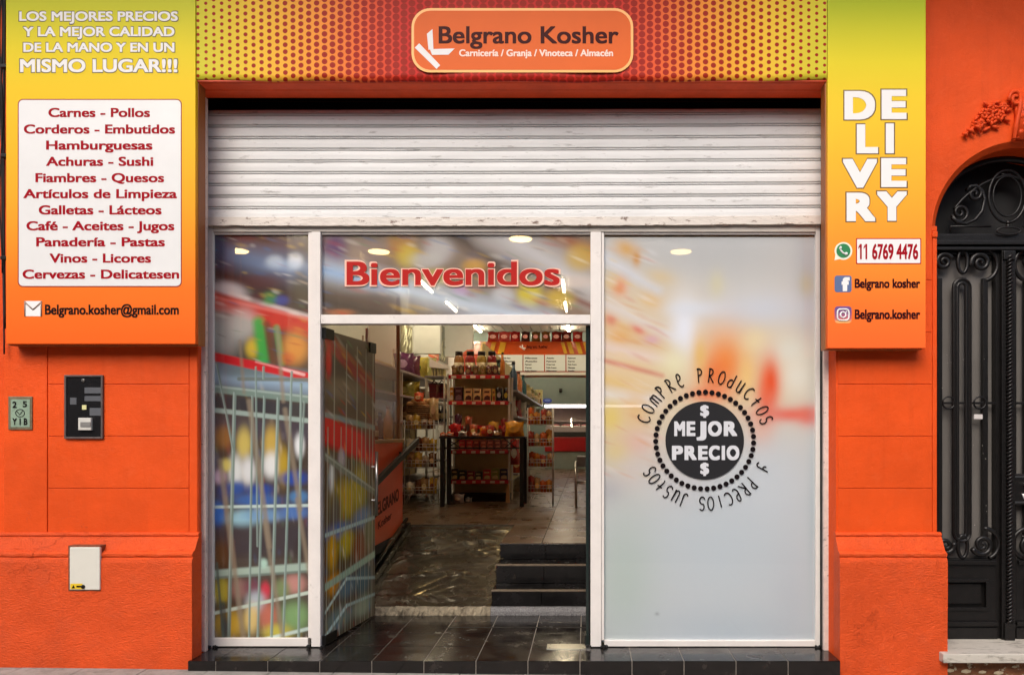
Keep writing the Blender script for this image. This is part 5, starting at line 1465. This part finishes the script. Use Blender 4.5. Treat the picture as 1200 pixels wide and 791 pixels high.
m = MB(); m.box(X(641, 20.4) - .02, X(641, 20.4) + .02, 15.485, 15.495, Z(474, 20.4), Z(471.5, 20.4)); m.build('foot', CHROME, bo)
cm_ = thing('wall_camera', 'small dark dome camera on the grey green rear wall under the menu boards', 'camera', (X(657, 24.3), 19.29, Z(458, 24.3)))
m = MB(); bmesh.ops.create_icosphere(m.bm, subdivisions=2, radius=.055, matrix=Matrix.Translation((X(657, 24.3), 19.25, Z(458, 24.3)))); m.build('dome', BLACK, cm_)
m = MB(); m.box(X(657, 24.3) - .05, X(657, 24.3) + .05, 19.26, 19.299, Z(457, 24.3) + .0, Z(455, 24.3), .004); m.build('bracket', DARKMETAL, cm_)
# posters on the side wall
for nm, px0, px1, py0, py1, c, lb, extra in (('poster', 502.5, 514, 395, 420, (214, 96, 54), 'tall orange poster with pale writing high on the white side wall', 1), ('poster', 514.8, 525, 383, 425, (120, 126, 116), 'tall grey green leafy poster high on the white side wall', 2), ('poster', 470, 483, 380, 419, (116, 108, 76), 'olive brown picture panel high on the side wall above the snack bags', 2)):
    d0, d1 = 3.99 * FPX / (VPX - px0), 3.99 * FPX / (VPX - px1)
    dm = (d0 + d1) / 2
    t = thing(nm, lb, 'poster', (-3.99, dm - CAM_D, Z(py1, dm)))
    zA, zB = Z(py1, dm), Z(py0, dm)
    m = MB(); m.box(-4.0, -3.985, d0 - CAM_D, d1 - CAM_D, zA, zB); m.build('board', M('poster %d' % px0, c, .5, var=.5, vscale=3 if extra == 2 else .8), t)
    m = MB()
    if extra == 1:
        for k in range(5): m.box(-3.984, -3.981, d0 - CAM_D + .12 + .05 * (k % 2), d1 - CAM_D - .14, zB - .12 - k * .13, zB - .07 - k * .13)
    else:
        for k in range(12):
            cy_, cz_ = random.uniform(d0 + .2, d1 - .2) - CAM_D, random.uniform(zA + .1, zB - .1)
            m.tube([(-3.982, cy_ - .12, cz_ - .1), (-3.980, cy_, cz_), (-3.982, cy_ + .1, cz_ + .14)], [.01, .03, .006], 6)
    m.build('poster_mark', M('poster mark %d' % extra, (236, 190, 160) if extra == 1 else (176, 176, 150), .5), t)

# ================================================================ SHELVES AND GOODS
REDS = M('red shelf lip', (190, 30, 34), .35, coat=.3)
BEIGE = M('olive beige shelf panel', (196, 176, 118), .55, var=.1)
GREYS = M('grey shelf', (150, 144, 142), .4, .2, var=.1)
UPR = M('white slotted upright', (206, 196, 180), .45)
ge = thing('gondola_shelf', 'tall double sided shelf with red shelf ends facing the doorway', 'shelf', (-1.5, 8, FZ))
GD = 10.6; GY = GD - CAM_D
gx0, gx1 = X(525, GD), X(597.5, GD)
shz = {'top': Z(440, GD), 'second': Z(470.5, GD), 'third': Z(499, GD), 'fourth': Z(528, GD), 'low': Z(563, GD)}
m = MB(); m.box(gx0 + .02, gx1 - .02, GY + .44, GY + .47, FZ + .02, Z(440, GD)); m.box(-1.515, -1.485, GY + .47, 12.2, FZ + .02, 2.75); m.build('back_panel', BEIGE, ge)
for k, z in shz.items():
    m = MB(); m.box(gx0 + .01, gx1 - .01, GY + .012, GY + .438, z - .012, z, .002); s_o = m.build('shelf_board', GREYS, ge)
    m = MB(); m.box(gx0, gx1, GY, GY + .010, z - .045, z + .008, .003); m.build('red_lip', REDS, s_o)
    m = MB()
    for q_ in range(6): m.box(gx0 + .06 + q_ * .135 + random.uniform(-.02, .02), gx0 + .115 + q_ * .135, GY - .003, GY - .0005, z - .036, z - .004)
    m.build('price_tag', M('paper price tag', (226, 214, 190), .6), s_o)
for z in (2.08, 1.70, 1.28, .86):
    m = MB(); m.box(-1.483, -1.0, GY + .50, 12.2, z - .03, z, .002); m.build('side_shelf', GREYS, ge)
    m = MB(); m.box(-2.0, -1.517, GY + .50, 12.2, z - .03, z, .002); m.build('side_shelf', GREYS, ge)
for x, y in ((gx0 + .01, GY + .40), (gx1 - .012, GY + .0), (gx1 - .012, GY + .42), (gx0 - .0, GY + .0)):
    m = MB(); m.box(x - .014, x + .014, y, y + .03, FZ, Z(438 if y < GY + .1 else 440, GD), .002)
    for k in range(24): m.box(x - .004, x + .004, y - .0015, y, FZ + .1 + k * .07, FZ + .13 + k * .07)
    m.build('upright', UPR, ge)
m = MB(); m.box(gx0 + .02, gx1 - .02, GY + .10, GY + .43, FZ, FZ + .10); m.build('kick_plate', BLACK, ge)
def gx(px): return X(px, GD)
JG = 'jars in a row on the top red shelf'
for i, (px, c, lb) in enumerate(((534.5, (150, 100, 44), 'amber brown jar with black lid at the basket end of the top red shelf'), (548, (150, 40, 36), 'red jar with black lid second along the top red shelf'), (561.5, (160, 130, 50), 'yellowish jar third along the top red shelf'), (574, (130, 26, 28), 'deep red jar with black lid fourth along the top red shelf'))):
    jar(lb, c, gx(px), GY + .24, shz['top'] + .001, .072, .36, JG)
bottle('tall slim orange bottle standing at the bottle end of the top red shelf', (190, 110, 40), gx(588), GY + .10, shz['top'] + .001, .035, .33, cap=(110, 40, 20))
jar('small dark green jar between the last red jar and the orange bottle', (30, 70, 56), gx(582.5), GY + .26, shz['top'] + .001, .045, .24, lid=(30, 40, 36))
for i, (px, c, lb) in enumerate(((532, (120, 84, 40), 'ochre nut packet in front of the amber jar'), (540, (92, 56, 30), 'dark brown nut packet between amber and red jars'), (548, (110, 44, 36), 'russet nut packet in front of the red jar'), (556.5, (100, 64, 30), 'brown nut packet between red and yellowish jars'), (565, (130, 104, 44), 'mustard nut packet in front of the yellowish jar'), (573, (96, 40, 34), 'maroon nut packet in front of the deep red jar'), (580, (90, 44, 40), 'plum nut packet at the end of the packet row, beside the orange bottle'))):
    bag(lb, c, gx(px), GY + .08, shz['top'] + .001, .088, .145, .06, 'nut packets in front of the jars on the top red shelf', name='nut_packet', cat='packet', c2=(170, 140, 90), seed=i)
SB = 'packs on the second red shelf'
carton('slim orange pack at the basket end of the second red shelf', (206, 140, 50), gx(528.5), GY + .05, shz['second'] + .001, .05, .20, .12, SB, (230, 220, 200))
carton('dark plum carton beside the orange pack on the second red shelf', (60, 26, 34), gx(536.5), GY + .05, shz['second'] + .001, .11, .205, .12, SB, (120, 96, 100))
for px, lb, c in ((548.2, 'beige biscuit box beside the dark plum carton', (214, 172, 110)), (558.6, 'beige biscuit box in the middle of the three on the second red shelf', (216, 178, 116)), (570.2, 'wide tan biscuit box beside the black packs on the second red shelf', (212, 160, 96))):
    carton(lb, c, gx(px), GY + .04, shz['second'] + .001, .112, .185, .12, 'beige biscuit boxes on the second red shelf', (70, 28, 18))
carton('narrow yellow box beside the tan biscuit box', (216, 176, 70), gx(578), GY + .06, shz['second'] + .001, .04, .18, .12, SB, (150, 60, 30))
bag('black coffee pack with pale label on the second red shelf', (34, 32, 34), gx(584.5), GY + .10, shz['second'] + .001, .10, .2, .09, SB, c2=(160, 150, 150), name='coffee_pack', cat='pack')
bag('black coffee pack with yellow label at the upright end of the second red shelf', (30, 28, 28), gx(592), GY + .08, shz['second'] + .001, .09, .19, .09, SB, c2=(206, 180, 60), name='coffee_pack', cat='pack')
LG = 'packs on the lowest red shelf'
for px, c, w_, h_, lb in ((532, (60, 64, 44), .09, .16, 'dull green pack at the counter end of the lowest red shelf'), (541, (40, 46, 36), .10, .14, 'blackish green pack second along the lowest red shelf'), (551, (130, 34, 34), .10, .13, 'red round topped pack on the lowest red shelf'), (560, (52, 60, 44), .09, .12, 'small olive pack in the middle of the lowest red shelf'), (570, (190, 50, 30), .11, .15, 'bright orange red pack on the lowest red shelf'), (579.5, (130, 140, 50), .11, .16, 'yellow green pack on the lowest red shelf'), (590, (36, 34, 60), .11, .16, 'navy pack at the upright end of the lowest red shelf')):
    carton(lb, c, gx(px), GY + .05, shz['low'] + .001, w_, h_, .1, LG, (200, 180, 120), 'pack')
for k in range(7):
    carton(('bright red pack at the table cross end of the fourth shelf', 'scarlet pack second on the fourth shelf', 'brick red pack third on the fourth shelf', 'rust pack midway on the fourth shelf', 'brown red pack fifth on the fourth shelf', 'chestnut pack sixth on the fourth shelf', 'dull rust pack at the slotted upright end of the fourth shelf')[k], ((190, 30, 34), (176, 40, 34), (150, 50, 40), (140, 60, 40), (130, 50, 36), (120, 46, 34), (126, 60, 44))[k], gx(541 + k * 8.3), GY + .05, shz['fourth'] + .001, .088, .15, .1, 'packs on the fourth red shelf behind the table', (200, 120, 90), 'pack')
for k, (px, lb) in enumerate(((536, 'white folded parcel on the floor under the shelf end'), (548, 'small grey parcel on the floor under the shelf end'))):
    bag(lb, ((180, 176, 172), (150, 146, 142))[k], gx(px) + .02, GY - .06, FZ + .001, (.17, .1)[k], (.12, .07)[k], .1, name='parcel', cat='parcel', seed=k)
bd_ = thing('wooden_board', 'pale narrow wooden board leaning at the foot of the slotted shelf upright', 'board', (gx(596), GY - .08, FZ))
m = MB(); m.prism([(gx(593.5), FZ), (gx(598), FZ), (gx(597.6), FZ + .22), (gx(597.2), FZ + .25), (gx(595.5), FZ + .25), (gx(594), FZ + .20)], 'y', GY - .09, GY - .065); m.build('board', M('raw pale wood', (196, 166, 116), .6), bd_)
# side shelves
sg = 0
SIDE = (('slate blue bottle', (50, 70, 90)), ('orange topped bottle', (190, 110, 60)), ('teal bottle', (40, 90, 96)), ('straw coloured jar', (190, 176, 110)), ('olive jar', (120, 116, 70)), ('pale green jar', (150, 160, 110)), ('tan jar', (170, 140, 90)), ('cream box', (214, 206, 150)))
for k, (nm, c) in enumerate(SIDE):
    y = GY + .65 + k * .86
    lb = nm + ' on the upper side shelf, ' + ('at the doorway end', 'second from the doorway end', 'third from the doorway end', 'fourth from the doorway end', 'midway along', 'past the middle', 'last but one before the snack rack', 'standing highest at the fridge end')[k]
    if k < 3: bottle(lb, c, -1.08, y, 2.081, .06, (.42, .34, .36)[k], 'goods along the upper side shelf')
    elif k < 7: jar(lb, c, -1.1, y, 2.081, .10, .25, 'goods along the upper side shelf', lid=(190, 180, 140))
    else: carton(lb, c, -1.1, y, 2.081, .2, .36, .25, 'goods along the upper side shelf', (120, 60, 40))
for k in range(7):
    y = GY + .6 + k * .9
    c = ((180, 170, 160), (150, 40, 40), (200, 196, 190), (60, 60, 70), (170, 140, 80), (196, 190, 184), (90, 60, 40))[k]
    bag(('silver bag', 'red bag', 'white bag', 'charcoal bag', 'gold bag', 'ivory bag', 'cocoa bag')[k] + ' on the middle side shelf of the tall red ended shelf', c, -1.14, y, 1.701, .24, .28, .14, 'bags along the middle side shelf', seed=k)
bag('red and white wrapped bag hanging beside the black table leg', (160, 40, 36), -1.02, GY + .2, 1.0, .15, .36, .12, c2=(230, 210, 190))
bag('orange bag on the side shelf behind the black table leg', (180, 70, 40), -1.03, GY + .62, .862, .18, .3, .12, c2=(230, 190, 130), seed=4)

# black table with goods
TD = 9.9; TY = TD - CAM_D
tb = thing('display_table', 'high black table with crossed apron in front of the red ended shelf', 'table', (-1.35, TY + .3, FZ))
tx0, tx1, tz = X(514.5, TD), X(615.5, TD), Z(511.5, TD)
m = MB(); m.box(tx0, tx1, TY, TY + .55, tz - .025, tz, .004); m.build('tabletop', DARKMETAL, tb)
for x in (tx0 + .01, tx1 - .075):
    for y in (TY + .01, TY + .48):
        m = MB(); m.box(x, x + .055, y, y + .055, FZ, tz - .026, .004); m.build('leg', BLACK, tb)
m = MB()
m.box(tx0 + .07, tx1 - .08, TY + .02, TY + .04, tz - .16, tz - .14)
for a, b in ((.10, .28), (.85, 1.0)):
    m.tube([(tx0 + a, TY + .03, tz - .03), (tx0 + b, TY + .03, tz - .15)], .007, 6); m.tube([(tx0 + b, TY + .03, tz - .03), (tx0 + a, TY + .03, tz - .15)], .007, 6)
m.build('apron', BLACK, tb)
TG = 'goods crowded on the black table'
def tx(px): return X(px, TD)
for px, w_, h_, c, dy, lb, c2 in ((519, .11, .05, (206, 120, 80), .06, 'flat peach pack at the counter end of the black table', (240, 220, 200)), (526, .10, .06, (214, 110, 70), .10, 'flat salmon pack second on the black table', (240, 220, 200)), (531, .15, .17, (196, 30, 30), .2, 'bright red crumpled bag on the black table', (150, 16, 20)), (531, .1, .3, (70, 30, 50), .42, 'dark purple bag standing behind the red bag', (120, 80, 90)), (542, .1, .27, (170, 80, 50), .44, 'rusty bag standing behind the flat white pack', (80, 50, 30)), (541, .12, .07, (200, 190, 180), .08, 'flat white pack in front on the black table', (90, 70, 60)), (551, .11, .16, (190, 90, 50), .3, 'orange cake pack in the middle of the black table', (230, 200, 120)), (557, .12, .05, (196, 130, 96), .06, 'flat tan pack in the middle front of the table', (230, 220, 200)), (563, .12, .13, (206, 120, 40), .3, 'amber sweet pack behind the flat tan pack', (190, 60, 30)), (572, .12, .15, (176, 60, 40), .25, 'brick coloured pack right of the table middle', (240, 220, 160)), (575, .14, .2, (206, 150, 50), .4, 'yellow pack standing behind the brick coloured pack', (120, 40, 30)), (582, .14, .07, (130, 90, 60), .08, 'low brown tray pack beside the big yellow pasta bag', (200, 170, 120)), (587, .10, .24, (130, 30, 30), .46, 'crimson pack standing behind the brown tray pack', (200, 100, 90))):
    bag(lb.replace('right of the table middle', 'just past the table middle'), c, tx(px), TY + dy, tz + .001, w_, h_, .1, TG, c2, seed=int(px))
bag('big golden yellow pasta bag at the rack end of the black table', (216, 150, 30), tx(601.5), TY + .2, tz + .001, .26, .2, .2, TG, (230, 170, 50), name='pasta_bag', seed=9)

# shelf along the side wall with bags and baskets
ws = thing('side_shelf_unit', 'long grey shelf unit along the side of the shop with snack bags', 'shelf', (-2.7, 6, FZ))
for z in (2.29, 1.96, 1.62, 1.2, .75):
    m = MB(); m.box(-3.0, -2.45, 3.4, 8.2, z - .03, z, .003); m.build('shelf_board', M('mauve grey shelf', (160, 146, 150), .4), ws)
m = MB(); m.box(-3.03, -3.0, 3.4, 8.2, FZ, 2.5); m.build('back_panel', BEIGE, ws)
for y in (3.42, 5.0, 6.6, 8.15):
    m = MB(); m.box(-3.0, -2.97, y, y + .03, FZ, 2.75); m.box(-2.49, -2.46, y, y + .03, FZ, 2.26); m.build('upright', UPR, ws)
def wsx(px, X_=-2.6): return X_ * FPX / (px - VPX) - CAM_D        # y where the pixel column meets the shelf
for px, c, z, w_, h_, lb, c2 in ((474, (96, 40, 80), 2.291, .30, .30, 'purple snack bag on the top side shelf beside the wooden post', (190, 160, 190)), (481, (110, 50, 76), 2.291, .30, .30, 'plum snack bag leaning on the purple one on the top side shelf', (200, 170, 190)), (488, (206, 190, 80), 2.291, .36, .32, 'yellow snack bag on the top side shelf', (90, 120, 50)), (497, (190, 190, 120), 2.291, .36, .36, 'pale yellow green bag tallest on the top side shelf', (230, 220, 150)),
        (475, (150, 140, 60), 1.961, .26, .22, 'olive gold bag on the second side shelf beside the wooden post', (206, 200, 120)), (483, (196, 170, 60), 1.961, .26, .26, 'golden bag on the second side shelf', (230, 210, 130)), (490, (200, 190, 170), 1.961, .26, .18, 'cream bag on the second side shelf', (120, 90, 70)), (497, (190, 176, 166), 1.961, .26, .16, 'pinkish white bag on the second side shelf beside the dark baskets', (110, 60, 60)),
        (476, (140, 100, 60), 1.621, .26, .2, 'brown bag on the third side shelf', (200, 160, 110)), (484, (200, 90, 50), 1.621, .26, .22, 'orange bag on the third side shelf', (230, 170, 120)), (494, (196, 170, 120), 1.621, .3, .2, 'straw bag on the third side shelf', (150, 110, 70)), (504, (90, 90, 100), 1.621, .3, .24, 'steel grey bag on the third side shelf', (160, 160, 170))):
    bag(lb, c, -2.6, wsx(px), z, w_, h_, .24, 'bags on the side shelves', c2, seed=int(px))
BASK = M('dark red basket plastic', (104, 20, 32), .35, coat=.3)
for k, (px, lb) in enumerate(((507, 'dark red shopping basket at the end of the snack shelf'), (516, 'dark red shopping basket beside the red ended shelf'))):
    dB = 11.3 + k * .3
    x0, x1 = X(px - 4.6, dB), X(px + 4.6, dB)
    b = thing('shopping_basket', lb, 'basket', ((x0 + x1) / 2, dB - CAM_D, Z(467, dB)), 'dark red baskets on the shelf end')
    y0 = dB - CAM_D
    m = MB()
    zA, zB = Z(467, dB), Z(449, dB)
    m.prism([(x0 + .012, zA), (x1 - .012, zA), (x1, zB), (x0, zB)], 'y', y0, y0 + .3)
    m.build('basket_body', BASK, b)
    m = MB(); m.box(x0 - .006, x1 + .006, y0 - .008, y0 + .308, zB - .02, zB + .004, .003)
    for r in range(3):
        for q_ in range(3): m.box(x0 + .022 + q_ * .03, x0 + .044 + q_ * .03, y0 - .004, y0 - .001, zA + .04 + r * .05, zA + .052 + r * .05)
    m.build('rim', M('basket rim', (60, 30, 40), .35), b)
    m = MB(); m.tube([(x0 + .01, y0 + .15, zB), ((x0 + x1) / 2, y0 + .1, zB + .05), (x1 - .01, y0 + .15, zB)], .008, 6); m.build('handle', DARKMETAL, b)
sh2 = thing('basket_shelf', 'pale shelf stand carrying the dark red baskets and the white box top', 'shelf', (-2.2, 6.4, FZ))
m = MB(); m.box(X(501, 11.4), X(524, 11.4), 6.05, 6.65, Z(469.5, 11.4), Z(467.4, 11.4), .003); m.box(X(501, 11.4), X(524, 11.4), 6.05, 6.65, Z(443, 11.4), Z(441.5, 11.4), .003); m.box(X(501, 11.4), X(524, 11.4), 6.05, 6.65, Z(496, 11.4), Z(494.5, 11.4), .003); m.box(X(501, 11.4), X(524, 11.4), 6.05, 6.65, Z(540, 11.4), Z(538.5, 11.4), .003); m.build('shelf_board', GREYS, sh2)
for px in (501.5, 522.6):
    for y in (6.06, 6.61):
        m = MB(); m.box(X(px, 11.4), X(px, 11.4) + .02, y, y + .02, FZ, Z(441.5, 11.4)); m.build('upright', UPR, sh2)
m = MB(); m.prism([(X(505, 11.6), Z(421, 11.6)), (X(525, 11.6), Z(430, 11.6)), (X(525, 11.6), Z(433, 11.6)), (X(505, 11.6), Z(431, 11.6))], 'y', 6.35, 6.6); m.build('white_top', WHITE, sh2)
m = MB()
for k in range(5): m.box(X(506 + k * 3.4, 11.6), X(508 + k * 3.4, 11.6), 6.4, 6.55, Z(441, 11.6), Z(431.5, 11.6))
m.build('small_bottles_rack', M('pale bottle rack', (190, 176, 120), .4), sh2)
for k, (px, c, lb) in enumerate(((506, (90, 96, 104), 'grey canister below the dark red baskets beside the snack shelf'), (513, (60, 62, 70), 'charcoal canister below the dark red baskets'), (520, (110, 112, 116), 'light grey canister below the dark red baskets beside the table'))):
    jar(lb, c, X(px, 11.45), 6.3, Z(494.4, 11.45), .045, .24, 'grey canisters below the baskets', lid=(150, 150, 156))

# wire racks with snacks
WIRE = M('white wire', (196, 190, 182), .35, .2)
def wire_rack(label, px0, px1, pyt, d, tiers, cols_, rnd, group, what):
    y0 = d - CAM_D
    x0, x1, zt2 = X(px0, d), X(px1, d), Z(pyt, d)
    dp = .30
    t = thing('wire_rack', label, 'rack', ((x0 + x1) / 2, y0 + dp / 2, FZ), None)
    m = MB()
    for x in (x0, x1):
        for y in (y0, y0 + dp): m.tube([(x, y, FZ), (x, y, zt2)], .007, 6)
    m.tube([(x0, y0, FZ), (x0 + .06, y0, FZ + .14)], .004, 5); m.tube([(x0 + .02, y0, FZ), (x0 + .10, y0, FZ + .16)], .004, 5); m.tube([(x1 - .02, y0, FZ), (x1 - .10, y0, FZ + .16)], .004, 5)
    m.build('frame', WIRE, t)
    cnt = 0
    for ti, z in enumerate(tiers):
        m = MB()
        for zz, yy in ((z, y0), (z + .10, y0 - .02), (z + .06, y0 - .01)):
            m.tube([(x0, yy, zz), (x1, yy, zz), (x1, y0 + dp, zz), (x0, y0 + dp, zz)], .004, 5, closed=True)
        for k in range(9):
            x = x0 + (x1 - x0) * k / 8
            m.tube([(x, y0 - .02, z + .1), (x, y0, z), (x, y0 + dp, z)], .0025, 4)
        m.build('wire_basket', WIRE, t)
        nb = 4
        for k in range(nb):
            c = cols_[(ti * 2 + k) % len(cols_)][1]; cn = cols_[(ti * 2 + k) % len(cols_)][0]
            lb = '%s %s in the %s basket of the %s, %s' % (cn, what, ('top', 'second', 'third', 'lowest')[ti], group, ('at one end nearest the doorway post', 'second of four', 'third of four', 'last of four')[k])
            lb = '%s %s, %s in the %s basket of the %s' % (cn, what, ('first', 'second', 'third', 'last')[k], ('top', 'second', 'third', 'lowest')[ti], group)
            bag(lb, c, x0 + (x1 - x0) * (k + .5) / nb, y0 + rnd.uniform(.06, .2), z + .005, (x1 - x0) / nb * 1.15, rnd.uniform(.15, .22), .12, what + 's in the ' + group, cols_[(ti + k) % len(cols_)][2], name='snack_bag', seed=ti * 7 + k)
    return t
wire_rack('white wire rack full of orange snack bags beside the black table', 618.5, 647.5, 478, 9.98, (1.56, 1.27, 1.0, .66), (('orange', (206, 96, 30), (240, 190, 90)), ('amber', (190, 120, 40), (150, 50, 30)), ('rust red', (160, 50, 34), (230, 180, 130)), ('tan', (190, 150, 96), (120, 60, 40))), random.Random(2), 'rack beside the black table', 'snack bag')
wire_rack('white wire rack of bread and fruit bags between counter and table', 474, 508.5, 492, 10.2, (1.50, 1.20, .98, .62), (('straw', (176, 140, 90), (120, 80, 50)), ('yellow', (200, 160, 60), (230, 210, 150)), ('cream', (200, 186, 160), (120, 80, 60)), ('brown', (110, 70, 44), (190, 150, 100))), random.Random(3), 'rack beside the counter', 'bread bag')
bk = thing('bread_basket', 'brown wicker basket of bread rolls on top of the rack beside the counter', 'basket', (X(492, 10.3), 5.3, 1.63))
x0, x1 = X(477, 10.3), X(507, 10.3)
m = MB()
for k in range(7):
    z = 1.66 + k * .026; g_ = .012 * math.sin(k * 2.1)
    m.tube([(x0 - g_, 5.16, z), (x1 + g_, 5.16, z), (x1 + g_, 5.45, z), (x0 - g_, 5.45, z)], .014, 6, closed=True)
m.box(x0 + .01, x1 - .01, 5.17, 5.44, 1.645, 1.67)
m.build('wicker_body', M('brown wicker', (140, 100, 58), .6, var=.5, vscale=40), bk)
m = MB()
for k in range(9): bmesh.ops.create_icosphere(m.bm, subdivisions=2, radius=.055, matrix=Matrix.Translation((x0 + .04 + k * .032, 5.22 + .1 * (k % 2), 1.84 + .02 * (k % 3))) @ Matrix.Diagonal((1.2, 1, .8, 1)))
m.build('bread_rolls', M('bread crust', (186, 140, 84), .6, var=.3, vscale=10), bk)
bag('red orange bag lying on the bread in the wicker basket', (214, 84, 40), X(489, 10.25), 5.2, 1.87, .14, .13, .12, c2=(240, 190, 140))
bag('clear straw bag hanging over the end of the wicker basket', (190, 160, 110), X(508, 10.2), 5.1, 1.62, .13, .3, .14, c2=(206, 180, 140), seed=3)

# things on the counter
bottle('tall cream bottle on the counter beside the wooden post', (206, 176, 120), -1.93, 2.25, 1.386, .045, .32, cap=(196, 170, 120))
bottle('dark purple bottle behind the clear screen', (70, 50, 80), -2.05, 2.40, 1.386, .045, .26)
bottle('slate bottle with silver cap beside the door leaf edge', (50, 70, 80), -1.97, 1.62, 1.386, .035, .2, cap=(190, 190, 190))
jar('small rust coloured jar on the counter beside the door leaf edge', (130, 60, 36), -1.94, 1.80, 1.386, .04, .15, lid=(190, 180, 160))
bag('mauve bag behind the clear screen on the counter', (130, 80, 130), -2.2, 2.3, 1.386, .25, .45, .15, c2=(190, 160, 60))

# tall grey seat beside the clear door leaf
ch = thing('bar_stool', 'grey metal bar stool with low back beside the clear door edge', 'stool', (.0, 4.6, FZ))
SD_ = 9.77; y0 = SD_ - CAM_D
sx0, sx1 = X(673, SD_), X(708, SD_)
m = MB(); m.box(sx0 + .03, sx1, y0 - .0, y0 + .36, Z(547, SD_), Z(533, SD_) - .02, .012); m.build('seat', M('grey padded seat', (110, 112, 112), .5), ch)
for x in (sx0 + .02, sx1 - .03):
    for y in (y0, y0 + .34):
        m = MB(); m.tube([(x, y, FZ), (x, y, Z(541, SD_))], .016, 10); m.build('leg', CHROME, ch)
m = MB()
for z in (.80, .95):
    m.tube([(sx0 + .02, y0, z), (sx1 - .03, y0, z)], .011, 8); m.tube([(sx0 + .02, y0 + .34, z), (sx1 - .03, y0 + .34, z)], .011, 8)
m.build('rung', CHROME, ch)
